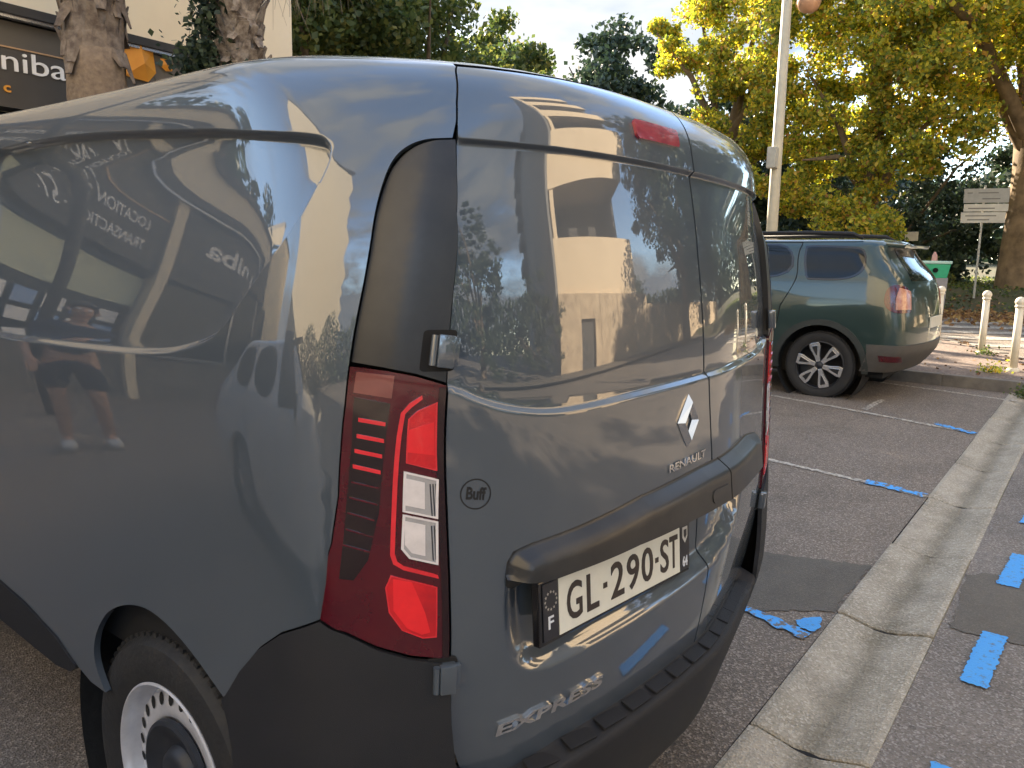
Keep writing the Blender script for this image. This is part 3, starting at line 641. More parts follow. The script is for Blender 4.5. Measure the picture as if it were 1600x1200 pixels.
# sills
skirt=[(3.0,.581),(2.198,.573),(2.037,.555),(1.856,.514),(1.757,.470),(1.79,.445),(1.869,.433),(2.017,.44),(2.223,.452),(3.0,.455)]
for P in (skirt,mir(skirt)): panel('side_skirt',P,VAN,M['plastic'],van,h=.03,bh=.02,off=.004,flange=.05)
MB().box((0,2.2,.52),(1.50,3.7,.34)).build('underbody',M['arch'],van)  # plain dark box inside the van, put in to block light
MB().tube([(-.25,.10,.30),(-.25,.75,.27)],.03,12).build('exhaust_pipe',M['cap'],van,smooth=1.0)
# wheels
def make_wheel(parent,R=.314,rim=.205,w=.19,loc=(0,0,0),sgn=-1,steel=True):
    t=bpy.data.objects.new('wheel',None);C.objects.link(t);t.parent=parent;t.location=loc
    o=0.0; s=sgn
    pr=[(rim-.004,.0),(rim+.006,.004),(rim+.025,.012),(R-.045,.016),(R-.020,.010),(R-.006,-.006),(R,-.022),(R,-.085),(R,-.150),(R-.008,-.172),(R-.04,-.186),(rim+.01,-.180),(rim-.004,-.165)]
    ty=MB(); 
    n=96
    ty.lathe([(a,b*s) for a,b in pr],axis='x',n=n)
    tyo=ty.build('tyre',M['tyre'],t,smooth=math.radians(35))
    gr=MB()
    for k in range(72):
        a=2*math.pi*k/72; 
        for xx in (-.018,-.158):
            ax0=np.array([1,0,0.]);ra=np.array([0,math.cos(a),math.sin(a)]);ta=np.array([0,-math.sin(a),math.cos(a)])
            gr.box(np.array([xx*(1 if s>0 else -1),0,0])+ra*(R-.003),(.026,.014,.012),ax=(ax0,ta,ra))
    gr.build('tread_block',M['tyre'],tyo)['kind']='stuff'
    return t
def steel_wheel(parent,loc,sgn):
    t=make_wheel(parent,loc=loc,sgn=sgn); k=1 if sgn>0 else -1
    r=MB(); r.lathe([(a,b*k) for a,b in [(.209,.001),(.211,.006),(.206,.009),(.200,.004),(.197,-.010),(.192,-.030),(.187,-.040),(.182,-.036),(.178,-.026),(.150,-.020),(.128,-.018),(.120,-.024),(.116,-.04),(.05,-.045),(.0,-.045)]],axis='x',n=96)
    ro=r.build('rim',M['steel'],t,smooth=math.radians(50))
    cp=MB(); cp.lathe([(a,b*k) for a,b in [(.123,-.016),(.121,-.006),(.112,-.002),(.095,-.010),(.075,-.022),(.060,-.024),(.052,-.008),(.040,-.002),(.0,.0)]],axis='x',n=48); cp.build('hub_cap',M['cap'],t,smooth=math.radians(40))
    hl=MB()
    for i in range(24):
        a=2*math.pi*(i+.35)/24; V=[]
        ra=np.array([0,math.cos(a),math.sin(a)]);ta=np.array([0,-math.sin(a),math.cos(a)])
        for j in range(10):
            b=2*math.pi*j/10; rr_=.1645+.0145*math.cos(b); V.append(ra*rr_+ta*.0105*math.sin(b)+np.array([k*(-.020-(rr_-.150)*.214+.0016),0,0]))
        hl.add(V,[tuple(range(10))])
    hl.build('rim_hole',M['dark'],ro)['kind']='stuff'
    return t
for x,s in ((-.842,-1),(.842,1)):
    for y in (.768,3.58): steel_wheel(van,(x,y,.314 if y<1 else .318),s)
for s in (-1,1):
    for y in (.765,3.58):
        a=MB(); a.lathe([(.425,s*.845),(.425,s*.56),(.0,s*.56)],origin=(0,y,.31),axis='x',n=48); a.build('wheel_arch_liner',M['arch'],van,smooth=math.radians(30))
# cab: doors, windscreen, bonnet (ahead of the load space)
st_y=[2.33,2.7,3.05,3.35,3.62,3.80,4.05,4.22,4.33,4.36]
roof=[1.815,1.80,1.70,1.48,1.24,1.13,1.06,.98,.82,.55]
halfr=[.60,.58,.60,.66,.72,.74,.72,.66,.56,.50]; halfb=[.885,.885,.885,.885,.885,.88,.86,.80,.70,.62]
V=[];Fc=[]
for y,zr,wr,wb in zip(st_y,roof,halfr,halfb):
    zb=min(1.12,zr-.06)
    prof=[(wb-.06,.30),(wb-.01,.50),(wb,.80),(wb-.01,zb),(wr+(wb-wr)*.12,zr-.03*(1 if zr>1.2 else .4)),(wr*.6,zr),(0,zr+.012)]
    full=[(-a,b) for a,b in prof]+[(a,b) for a,b in prof[::-1][1:]]
    V+= [(a,y,b) for a,b in full]
n=13
for j in range(len(st_y)-1):
    for i in range(n-1): a=j*n+i; Fc.append((a,a+1,a+n+1,a+n))
Fc.append(tuple(range((len(st_y)-1)*n,len(st_y)*n)))
cab=mesh_np('cab',V,Fc,M['paint'],van); me=cab.data; me.polygons.foreach_set('use_smooth',[True]*len(me.polygons)); me.set_sharp_from_angle(angle=math.radians(35))
for s in (-1,1):
    g=MB(); g.add([(s*.889,2.42,1.14),(s*.889,3.30,1.14),(s*.80,2.98,1.60),(s*.74,2.50,1.70)],[(0,1,2,3)] if s>0 else [(3,2,1,0)]); g.build('door_window',M['glass'],van)
    g=MB(); g.box((s*1.0,3.18,1.12),(.18,.10,.17)); g.build('wing_mirror',M['plastic'],van,bevel=.03)
    g=MB(); g.box((s*.62,4.28,.86),(.28,.14,.12),rz=-s*.3); g.build('headlight',M['clear'],van,bevel=.03)
V=[];ys=[(2.95,1.765,.60),(3.15,1.64,.64),(3.38,1.475,.68),(3.60,1.275,.72)]
for y,z,w in ys: V+=[(x*w,y,z+.012*(1-abs(x))) for x in (-1,-.5,0,.5,1)]
Fc=[(j*5+i,j*5+i+1,j*5+i+6,j*5+i+5) for j in range(3) for i in range(4)]
mesh_np('windscreen',V,Fc,M['glass'],van,True)
# ---------------------------------------------------------------- ground
SL=.028
def gz(x): return SL*(np.sqrt((x-.5)**2+.25)+(x-.5))/2
def bank(x,y):
    t=np.clip((x-20.8-.12*np.maximum(0,y-3))/2.6,0,1); return gz(x)+.46*t*t*(3-2*t)
def sheet(name,xs,ys,m,z0=0.,fz=gz,**k):
    X,Y=np.meshgrid(xs,ys); Z=fz(X) if fz is gz else fz(X,Y)
    V=np.stack([X,Y,Z+z0],-1).reshape(-1,3); nx=len(xs);F_=[(j*nx+i,j*nx+i+1,(j+1)*nx+i+1,(j+1)*nx+i) for j in range(len(ys)-1) for i in range(nx-1)]
    return tag(mesh_np(name,V,F_,m,None,True),kind='structure')
def flat(name,poly,m,z0=.004,parent=None,step=.6,fz=gz,struct=True,jag=0,thick=0):
    P=densify(poly,step if not jag else jag*4)
    if jag: P=P+rng.normal(0,jag,P.shape)
    V=[(p[0],p[1],float(fz(p[0]))+z0) for p in P]; n=len(V)
    r=geometry.delaunay_2d_cdt([Vector((float(p[0]),float(p[1]))) for p in P],[(i,(i+1)%n) for i in range(n)],[],1,1e-5)
    VV=[(v.x,v.y,float(fz(v.x))+z0) for v in r[0]]
    F_=[tuple(f) for f in r[2]]
    P2=np.array([[v[0],v[1]] for v in VV]); F_=[f for f in F_ if inside(P,np.array([P2[list(f)][:,0].mean()]),np.array([P2[list(f)][:,1].mean()]))[0]]
    o=mesh_np(name,VV,F_,m,parent)
    # make sure it faces up
    if o.data.polygons and o.data.polygons[0].normal.z<0: o.data.flip_normals()
    if struct: tag(o,kind='structure')
    return o
xs=np.concatenate([[-80,-40,-20,-10,-5],np.linspace(-2,40,60),np.linspace(45,160,20)])
sheet('car_park_asphalt',xs,np.concatenate([np.linspace(.035,10,10),np.linspace(14,120,12)]),M['asphalt'])
sheet('road',xs,np.concatenate([np.linspace(-60,-5,8),np.linspace(-4,-.325,6)]),M['asphalt2'])
gut=sheet('gutter',np.linspace(-20,8.2,60),[-.37,.09],M['dark'],-.03)
ch=bpy.data.meshes.new('gutter_slab')
k=-14
first=None
k0=.675
xx=k0-16
while xx<8.3:
    step=.98 if xx>-.5 else 1.0; x0,x1=xx+.006,min(xx+step-.007,8.35); V=[];nn=7
    ys=[-.322,-.30,-.19,-.15,-.11,.01,.032]; zz=[.004,.006,-.022,-.027,-.023,.006,.004]
    j=rng.normal(0,.0022,3)
    for x in (x0,x0+.01,x1-.01,x1):
        e=-.006 if x in (x0,x1) else 0
        for y,z in zip(ys,zz): V.append((x+rng.normal(0,.0012)*(e!=0),y+j[1]+rng.normal(0,.001),float(gz(x))+z+e+j[0]))
    for y in (ys[0],ys[-1]):
        for x in (x0,x1): V.append((x,y,float(gz(x))-.06))
    F_=[(a*nn+b,(a+1)*nn+b,(a+1)*nn+b+1,a*nn+b+1) for a in range(3) for b in range(nn-1)]
    n0=4*nn; F_+=[tuple(range(0,nn))+(n0+2,n0), tuple(range(3*nn,4*nn))[::-1]+(n0+1,n0+3),(0,n0,n0+1,21,14,7),(6,13,20,27,n0+3,n0+2)]
    mesh_np('gutter_slab',V,F_,M['concrete'],gut)
    xx+=step
# green weeds and leaves along the joints
# asphalt repairs
flat('asphalt_patch',[(2.06,.60),(2.24,.045),(1.63,.045),(1.44,.30),(1.2,1.6),(1.9,1.7)],M['patch_asphalt'],.004,jag=.006)
flat('asphalt_patch',[(1.76,-.36),(2.40,-.335),(2.47,-.40),(2.62,-1.2),(2.7,-2.2),(1.7,-2.2),(1.8,-.9)],M['patch_asphalt'],.004,jag=.006)
def strip(name,P,w,m,z0=.004,jag=.004,**k):
    P=[np.array(p,float) for p in P];Lf=[];Rt=[]
    for i,p in enumerate(P):
        t=P[min(i+1,len(P)-1)]-P[max(i-1,0)];t/=np.linalg.norm(t);n=np.array([-t[1],t[0]]);Lf.append(tuple(p+n*w/2));Rt.append(tuple(p-n*w/2))
    return flat(name,Lf+Rt[::-1],m,z0,jag=jag,**k)
strip('bay_line',[(3.575,.045),(3.69,.39),(3.86,1.14),(4.85,5.0)],.055,M['road_white'])
strip('bay_line',[(5.72,.045),(5.92,.59),(6.19,1.32),(6.40,1.99),(7.2,5.2)],.065,M['road_white'])
strip('bay_line',[(6.22,1.03),(6.86,1.01)],.06,M['road_white'])
strip('bay_line',[(7.62,-.07),(8.02,1.30),(8.5,3.2)],.06,M['road_white'])
strip('blue_line',[(3.60,.05),(3.65,.25),(3.69,.42)],.085,M['blue_worn'],.008,jag=.009)
strip('blue_line',[(5.70,.05),(5.80,.2),(5.93,.38)],.075,M['blue_worn'],.008,jag=.008)
strip('blue_line',[(1.335,.052),(1.375,.17),(1.42,.36)],.06,M['blue_worn'],.008,jag=.010)
flat('blue_line',[(1.385,.06),(1.47,.05),(1.53,.075),(1.50,.115),(1.45,.145),(1.40,.12)],M['blue'],.008,jag=.006)
for i in range(3,9):
    x0=-2.74+i*1.02; strip('blue_dash',[(x0,-.475-.004*i+rng.normal(0,.006)),(x0+.47,-.485-.006*i)],.085,M['blue'],.008,jag=.003)
# pavement beyond the bays
pav=[(8.30,1.45),(8.12,-.06),(8.15,-.35),(9.3,-.50),(10.4,.0),(11.4,.62),(12.5,1.30),(14.5,2.3),(19,4.2),(24,8),(24,14),(9.9,14),(8.9,6.0)]
PT=densify(pav,.5); top=flat('pavement',pav,M['pavement'],.12)
b=MB()
n=len(PT)
for i in range(n):
    a,c_=PT[i],PT[(i+1)%n]; b.add([(a[0],a[1],float(gz(a[0]))-.02),(c_[0],c_[1],float(gz(c_[0]))-.02),(c_[0],c_[1],float(gz(c_[0]))+.118),(a[0],a[1],float(gz(a[0]))+.118)],[(0,1,2,3)])
b.build('pavement_edge',M['kerb'],top)
kb=densify([(9.9,14),(8.9,6.0),(8.30,1.45),(8.12,-.06),(8.15,-.35),(9.3,-.50),(10.4,.0),(11.4,.62),(12.5,1.30),(14.5,2.3)],.9,False)
for i in range(len(kb)-1):
    a,c_=kb[i],kb[i+1];d=c_-a;l=np.linalg.norm(d);mid=(a+c_)/2; ang=math.atan2(d[1],d[0]); n_=np.array([-math.sin(ang),math.cos(ang)])
    if mid[0]<9 and mid[1]>-.2: n_=-n_ if n_[0]<0 else n_
    mid=mid+ (n_*.06)
    MB().box((mid[0],mid[1],float(gz(mid[0]))+.045),(l-.012,.13,.165),rz=ang).build('kerb_stone',M['kerb'],top,bevel=.008)
# zebra crossing beyond the bollards
for i in range(9):
    x0=12.9+i*1.05; y0=1.15+i*.42
    strip('zebra_stripe',[(x0,y0),(x0+1.15,y0-3.1)],.5,M['road_white'],.008,jag=.01)
# bank behind the road
M['bank']=mat('bank_soil',(.060,.075,.028),.95,col2=(.10,.075,.04),scale=1.4,bump=.5,bscale=9)
M['litter_ground']=mat('leaf_litter_ground',(.17,.105,.055),.95,col2=(.085,.06,.035),scale=3,bump=.5,bscale=25)
sheet('bank',np.concatenate([np.linspace(20.6,30,26),np.linspace(34,140,12)]),np.linspace(-24,60,40),M['bank'],.01,fz=bank)
# ---------------------------------------------------------------- vegetation helpers
def quads(name,Q,m,parent=None,kind=None):
    n=len(Q); me=bpy.data.meshes.new(name); me.vertices.add(n*4); me.vertices.foreach_set('co',Q.reshape(-1).astype(np.float32))
    me.loops.add(n*4); me.loops.foreach_set('vertex_index',np.arange(n*4,dtype=np.int32)); me.polygons.add(n); me.polygons.foreach_set('loop_start',np.arange(0,n*4,4,dtype=np.int32)); me.polygons.foreach_set('loop_total',np.full(n,4,dtype=np.int32)); me.update(calc_edges=True)
    o=link(name,me,m,parent)
    if kind: o['kind']=kind
    return o
def leaf_quads(Cn,size,flat_=0.,asp=.75,droop=0.):
    n=len(Cn); a=rng.normal(size=(n,3)); a[:,2]*=(1-flat_); a[:,2]-=droop; a/=np.linalg.norm(a,axis=1,keepdims=True)
    b=rng.normal(size=(n,3)); b-=a*(a*b).sum(1,keepdims=True); b/=np.linalg.norm(b,axis=1,keepdims=True)
    s=size*rng.uniform(.6,1.25,(n,1)); a*=s*.5; b*=s*.5*asp
    return np.stack([Cn-a,Cn+b*.9+a*.1,Cn+a,Cn-b*.9+a*.1],1)
def crown_pts(blobs,n,shell=.55):
    """points spread through many small clumps that fill the blobs"""
    P=[]; tot=sum(b[3]**2.2 for b in blobs)
    for (x,y,z,r,sz) in blobs:
        k=int(n*r**2.2/tot); nc=max(5,int(16*r)); 
        d=rng.normal(size=(nc,3)); d/=np.linalg.norm(d,axis=1,keepdims=True); cc=d*(r*(shell+(1-shell)*rng.uniform(0,1,(nc,1)))); cc[:,2]*=sz
        w=rng.dirichlet(np.ones(nc)*2.5); idx=rng.choice(nc,k,p=w); rr=r*rng.uniform(.16,.34,nc)
        g=rng.normal(size=(k,3)); g/=np.linalg.norm(g,axis=1,keepdims=True); g*=(rng.uniform(0,1,(k,1))**.5)
        p=cc[idx]+g*rr[idx][:,None]*np.array([1,1,.75]); P.append(p+np.array([x,y,z]))
    return np.concatenate(P)
M['bark']=mat('bark',(.16,.125,.09),.9,col2=(.075,.06,.045),scale=5,bump=.8,bscale=14)
M['plane_bark']=mat('plane_tree_bark',(.24,.17,.10),.9,col2=(.12,.085,.05),scale=3.5,bump=.7,bscale=10)
M['leaf_green']=mat('leaf_green',(.05,.09,.02),.5,isl=[(0,(.045,.075,.025)),(.45,(.08,.115,.035)),(.8,(.14,.165,.045)),(1,(.22,.21,.06))],trans=.4)
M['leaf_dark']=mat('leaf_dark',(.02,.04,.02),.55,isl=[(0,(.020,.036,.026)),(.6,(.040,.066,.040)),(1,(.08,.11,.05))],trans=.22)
M['leaf_yellow']=mat('leaf_autumn',(.3,.25,.03),.5,isl=[(0,(.09,.13,.035)),(.25,(.20,.25,.045)),(.55,(.42,.42,.065)),(.80,(.66,.56,.085)),(.94,(.62,.40,.09)),(1,(.38,.18,.08))],trans=.55)
def tree(label,x,y,blobs,n,size,lm,tr=.25,th=3.,bm='bark',group=None,name='broadleaf_tree',cat='tree',z0=None,limbs=6,shell=.55,parts=True):
    z0=float(bank(np.array(x),np.array(y)))-.05 if z0 is None else z0
    t=thing(name,label,cat,(x,y,z0),0,group)
    B=[(bx,by,bz,r,sz) for bx,by,bz,r,sz in blobs]
    m_=MB(); P=[(0,0,0),(rng.normal(0,.05),rng.normal(0,.05),th*.4),(rng.normal(0,.1),rng.normal(0,.1),th),(rng.normal(0,.2),rng.normal(0,.2),th*1.5)]
    m_.tube(P,[tr*1.35,tr*1.02,tr*.9,tr*.5],14)
    m_.build('trunk',M[bm],t,smooth=1.2)
    for i in range(limbs):
        bx,by,bz,r,sz=B[i%len(B)]; q=np.array([bx,by,bz])+rng.normal(0,r*.45,3); p0=np.array(P[2])*rng.uniform(.8,1.2)
        mid=(p0+q)/2+np.array([0,0,.1*np.linalg.norm(q-p0)]); MB().tube([p0,mid,q],[tr*.45,tr*.28,tr*.08],8).build('limb',M[bm],t,smooth=1.2)
    quads('crown',leaf_quads(crown_pts(B,n,shell),size),M[lm],t)
    return t
# ---------------------------------------------------------------- the estate agency in front of the van
M['cream']=mat('cream_render',(.82,.73,.56),.9,col2=(.76,.67,.51),scale=1.2,bump=.1,bscale=60)
M['fascia']=mat('fascia_dark_grey',(.060,.057,.055),.5,col2=(.05,.047,.046),scale=2)
M['fascia2']=mat('fascia_brown_grey',(.115,.105,.09),.55,col2=(.10,.09,.08),scale=2)
M['alu']=mat('aluminium_trim',(.35,.38,.46),.25,.8,var=.1)
M['roof_cap']=mat('roof_edge_dark',(.025,.026,.030),.5,var=.2)
M['sign_white']=mat('sign_letters_white',(.85,.85,.86),.5,var=.03)
M['orange']=mat('orange_panel',(.78,.36,.045),.45,col2=(.70,.30,.04),scale=5)
agency=thing('shop_building','cream rendered shop building with dark signboard reading niba behind the palms','building',(0,8.5,0))
FY=0.0
def fb(name,x0,x1,y0,y1,z0,z1,m,parent=None,bev=0): return MB().box(((x0+x1)/2,(y0+y1)/2,(z0+z1)/2),(x1-x0,y1-y0,z1-z0)).build(name,m,parent or agency,bevel=bev)
fb('wall',-9,-4.45,.32,9,2.9,4.42,M['cream']); fb('wall',-14,-9,.33,9,2.9,5.5,M['cream']); fb('wall',-4.45,5.6,.31,9.01,2.9,7.4,M['cream'])
fb('wall',-14,-9.2,.30,9,0,2.9,M['cream']); fb('wall',4.2,5.6,.30,9,0,2.9,M['cream'])
fb('roof_parapet',-9,-4.46,.26,9.1,4.42,4.50,M['roof_cap']); fb('roof_parapet',-14.1,-9,.26,9.1,5.5,5.6,M['roof_cap']); fb('roof_parapet',-4.55,5.7,.22,9.1,7.4,7.55,M['roof_cap'])
sg1=fb('signboard',-4.72,4.0,.0,.3,2.97,3.56,M['fascia'])
fb('signboard_top',-4.72,2.75,.03,.3,3.575,3.83,M['fascia2']); 
fb('signboard_top',2.75,4.0,-.005,.29,3.50,3.83,M['fascia2'])
fb('trim_line',-4.72,2.74,-.012,.02,3.560,3.574,mat('copper_line',(.5,.33,.2),.4,.3,var=.1))
fb('roof_edge',-8.6,4.0,-.14,.31,3.87,3.96,M['roof_cap']); fb('metal_strip',-8.6,2.42,-.10,-.02,3.835,3.868,M['alu']); fb('metal_strip',2.95,3.75,-.10,-.02,3.835,3.868,M['alu'])
fb('pilaster',-4.86,-4.73,-.05,.3,0,3.86,M['cream'])
sg2=fb('signboard',-8.5,-4.87,.0,.3,2.97,3.82,M['fascia'])
X,Y,Z=(np.array([1.,0,0]),np.array([0,0,1.]),np.array([0,-1.,0]))
text_plane('sign_lettering','niba',(1.775,-.002,3.335),X,Y,Z,.62,.205,M['sign_white'],agency,.0,.02)
text_plane('sign_lettering','c',(1.775,-.002,3.115),X,Y,Z,.065,.07,M['orange'],agency,.02,.02)
text_plane('sign_lettering','LOCATION · GESTION',(-4.50,-.002,3.36),X,Y,Z,1.1,.12,M['sign_white'],agency,.01,.01)
text_plane('sign_lettering','TRANSACTION · SYNDIC',(-4.50,-.002,3.12),X,Y,Z,1.25,.12,M['sign_white'],agency,.01,.01)
text_plane('sign_lettering','niba',(-6.0,-.002,3.42),X,Y,Z,.78,.22,M['sign_white'],agency,.02,.02)
text_plane('sign_lettering','TRANSACTION',(-6.1,-.002,3.05),X,Y,Z,1.1,.13,M['fascia2'],agency,.01,.01)
MB().add([(3.02,-.03,3.52),(3.30,-.03,3.50),(3.40,-.03,3.62),(3.37,-.03,3.86),(3.18,-.10,3.92),(3.04,-.03,3.86),(3.22,-.12,3.68)],[(0,1,6),(1,2,6),(2,3,6),(3,4,6),(4,5,6),(5,0,6)]).build('sign_logo',M['orange'],agency)
MB().add([(3.45,-.03,3.72),(3.52,-.03,3.665),(3.60,-.03,3.68),(3.61,-.03,3.76),(3.53,-.03,3.81),(3.46,-.03,3.80),(3.53,-.09,3.74)],[(0,1,6),(1,2,6),(2,3,6),(3,4,6),(4,5,6),(5,0,6)]).build('sign_logo',M['orange'],agency)
fb('plinth',-9.2,4.2,.05,.3,0,.95,mat('shop_plinth',(.19,.18,.165),.9,var=.3,scale=3,bump=.3)); fb('sill',-9.2,4.2,-.02,.3,.95,1.03,M['alu'])
for i in range(9):
    x0=-9.2+i*1.49; fb('shop_window',x0+.03,x0+1.46,.20,.24,1.03,2.95,M['glass']); fb('window_frame',x0-.03,x0+.03,.14,.29,1.03,2.97,M['alu'])
M['poster_blue']=mat('poster_blue',(.16,.34,.72),.6,col2=(.35,.45,.65),scale=9); M['poster_pale']=mat('poster_pale',(.60,.62,.45),.6,col2=(.45,.5,.4),scale=5)
fb('poster_strip',-4.7,-3.0,.15,.19,2.35,2.85,M['poster_pale'])
for i in range(6):
    for j in range(3): fb('poster',-4.6+i*.30,-4.38+i*.30,.16,.19,1.2+j*.36,1.46+j*.36,M['poster_blue'] if (i+j)%2 else M['sign_white'])
# low wall of shops to the right of the sign, second block left
M['brownwall']=mat('brown_side_wall',(.16,.145,.12),.85,var=.2,scale=3)
fb('canopy',3.95,5.58,.05,.3,3.50,3.78,M['brownwall'])
# palms
dp=thing('street_pole','slim dark pole with a short crossarm standing beside the person','pole',(-3.05,6.6,0)); MB().tube([(0,0,0),(0,0,3),(0,0,8.2)],[.06,.055,.04],12).build('pole',M['fascia'],dp,smooth=1.); MB().tube([(-.9,0,5.0),(.9,0,5.0)],.035,8).build('crossarm',M['fascia'],dp)
def palm(label,x,y,r,zb,ztop,ragged,group='palms in front of the shop'):
    t=thing('palm_tree',label,'palm',(x,y,0),0,group); rb=MB()
    hs=np.linspace(0,zb,18); rb.tube([(0.03*math.sin(h),0,h) for h in hs],[r*(1.03+.03*math.sin(h*9+i)) for i,h in enumerate(hs)],20)
    rb.build('trunk',mat('palm_trunk',(.24,.18,.125),.95,col2=(.15,.11,.08),scale=22,bump=1.,bscale=34),t,smooth=1.)
    bm_=mat('palm_boots',(.235,.19,.15) if not ragged else (.34,.29,.24),.95,col2=(.10,.075,.06),scale=14,bump=.6,bscale=30)
    MB().tube([(0,0,zb-.02),(0,0,ztop)],[r*1.02,r*.95],16).build('boot_core',bm_,t)
    k=0; h=zb
    bb=MB()
    while h<ztop:
        n=11
        for i in range(n):
            a=2*math.pi*(i+.5*(k%2))/n+rng.normal(0,.09); L_=rng.uniform(.14,.26)*(.85 if ragged else 1); w=.075*rng.uniform(.7,1.2)
            ra=np.array([math.cos(a),math.sin(a),0]);ta=np.array([-math.sin(a),math.cos(a),0]); up=np.array([0,0,1.])
            tilt=rng.uniform(.12,.55)*(1.5 if ragged else .8); dr=ra*math.sin(tilt)+up*math.cos(tilt)*(1 if rng.random()<.75 else -.8)
            dr=dr+ta*rng.normal(0,.22 if ragged else .1); dr/=np.linalg.norm(dr)
            p=ra*r*.92+up*h; s=np.cross(dr,ta); s/=np.linalg.norm(s)
            bb.add([p-ta*w-s*.01,p+ta*w-s*.01,p+dr*L_+ta*w*.5,p+dr*L_-ta*w*.5,p-ta*w*.6+s*.035,p+ta*w*.6+s*.035,p+dr*L_+ta*w*.3+s*.015,p+dr*L_-ta*w*.3+s*.015],[(0,1,2,3),(7,6,5,4),(0,4,5,1),(1,5,6,2),(2,6,7,3),(3,7,4,0)])
        h+=.105; k+=1
    o=bb.build('leaf_boots',bm_,t); o['kind']='stuff'
    fm=mat('palm_frond',(.06,.09,.03),.5,isl=[(0,(.04,.07,.02)),(1,(.10,.12,.04))],trans=.3); dm=mat('dead_frond',(.3,.22,.13),.8,isl=[(0,(.16,.11,.07)),(1,(.36,.28,.18))])
    for i in range(14):
        a=2*math.pi*i/14*1.618*3; el=rng.uniform(-.2,1.2); Lf=rng.uniform(1.5,2.0); Q=[]; sp_=[]
        for s in np.linspace(0,1,14):
            rr=r*.6+Lf*s*math.cos(el)*(1-.15*s); zz=ztop+.05+Lf*s*math.sin(el)-1.1*s*s*Lf*.55; sp_.append((rr*math.cos(a),rr*math.sin(a),zz))
        sp_=np.array(sp_)
        for j in range(2,14):
            p=sp_[j]; d=sp_[j]-sp_[j-1]; d/=np.linalg.norm(d); sde=np.cross(d,[0,0,1.]); sde/=np.linalg.norm(sde)+1e-9
            for s2 in (-1,1):
                for q in range(2):
                    b0=p-d*(.06*q); tip=b0+sde*s2*.42*(1-.5*j/14)+d*.25-np.array([0,0,.12+.1*rng.random()]); w=d*.02
                    Q.append([b0-w,b0+w,tip+w*.2,tip-w*.2])
        quads('frond',np.array(Q),fm,t)
    return t
palm('palm trunk with smooth fibrous lower part and darker stubs above, left of the orange logo',1.68,6.3,.228,3.16,7.6,False)
p2=palm('palm trunk ragged with pale cut leaf stubs, beside the climbing plant',3.13,6.35,.195,2.9,7.2,True)
Q=[]
for i in range(420):
    a=rng.uniform(0,2*math.pi); rr=rng.uniform(.2,1.0); z=rng.uniform(4.55,5.3); p=np.array([.25+rr*math.cos(a)*1.1,rr*math.sin(a)*.6,z]); tip=p+np.array([rng.normal(0,.15),rng.normal(0,.15),-rng.uniform(.25,.75)]); w=np.array([.008,.004,0]); Q.append([p-w,p+w,tip+w*.3,tip-w*.3])
quads('dead_leaf_skirt',np.array(Q),mat('dead_leaf_skirt',(.25,.18,.1),.9,isl=[(0,(.13,.09,.06)),(1,(.33,.25,.16))]),p2,'stuff')
iv=thing('climbing_plant','dark green climbing plant hanging between the ragged palm and cream wall','plant',(2.86,6.5,0))
P=np.concatenate([rng.normal(size=(2200,3))*np.array([.10,.10,.75])+np.array([0.05,0,3.9]),rng.normal(size=(900,3))*np.array([.16,.12,.12])+np.array([-.02,0,3.35]),rng.normal(size=(600,3))*np.array([.12,.1,.6])+np.array([0,0,4.9])])
quads('foliage',leaf_quads(P,.075),M['leaf_dark'],iv); MB().tube([(0,0,0),(.05,0,2),(0,0,4.6)],[.04,.03,.015],8).build('stem',M['bark'],iv)
# ---------------------------------------------------------------- trees
tree('tall green tree right behind the cream wall, leftmost of the middle trees',8.6,12.2,[(-.6,0,7,2.6,.9),(.8,-.3,5.2,2.3,.9),(1.0,.6,8.6,2.3,.9),(-.8,.3,9.3,2.0,.8),(0,0,3.2,2.1,.8),(1.8,.4,6.8,1.9,.9),(.4,.8,6.6,2.4,.9)],36000,.15,'leaf_green',.22,3)
tree('green tree with yellowing side branch above the van roof',12.0,12.2,[(-.9,0,5.6,2.2,.9),(.9,0,4.2,2.2,.8),(-.2,0,7.6,2.0,.85),(1.5,.3,5.6,1.9,.9),(.3,0,3.0,2.0,.7)],20000,.15,'leaf_green',.2,2.6)
tree('lower green tree where the sky begins above the van',16.0,12.6,[(-1.2,0,5.2,2.0,.85),(.8,0,4.4,2.0,.8),(-.3,.3,6.5,1.5,.8),(1.7,0,3.4,1.9,.8),(-.4,0,3.2,1.9,.7)],16000,.17,'leaf_green',.2,2.2)
tree('tall feathery tree behind the lower green tree',23,17.5,[(-1.5,0,6.0,2.3,.85),(.8,0,5.4,2.3,.8),(0,.3,8.0,1.7,.8),(0,0,3.4,2.4,.8)],12000,.22,'leaf_green',.25,2.6)
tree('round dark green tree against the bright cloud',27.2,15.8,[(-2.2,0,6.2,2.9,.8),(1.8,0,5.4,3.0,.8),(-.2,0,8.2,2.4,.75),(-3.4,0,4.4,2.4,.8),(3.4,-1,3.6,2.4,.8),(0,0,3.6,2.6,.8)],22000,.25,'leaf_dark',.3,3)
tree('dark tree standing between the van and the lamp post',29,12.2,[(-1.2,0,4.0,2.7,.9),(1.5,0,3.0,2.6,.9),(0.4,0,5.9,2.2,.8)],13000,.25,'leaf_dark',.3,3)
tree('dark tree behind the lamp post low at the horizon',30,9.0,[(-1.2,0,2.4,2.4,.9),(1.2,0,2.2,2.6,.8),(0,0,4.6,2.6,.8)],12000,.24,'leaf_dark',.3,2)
tree('unseen dense tree added behind the leftmost middle tree to block the sun',10.6,17.2,[(-1.5,0,7,3.0,.9),(1.6,0,7.5,3.0,.9),(0,0,10.4,2.6,.9),(0,0,4.4,2.8,.8)],20000,.24,'leaf_dark',.3,3)  # added out of sight to stop sunlight leaking onto the ground
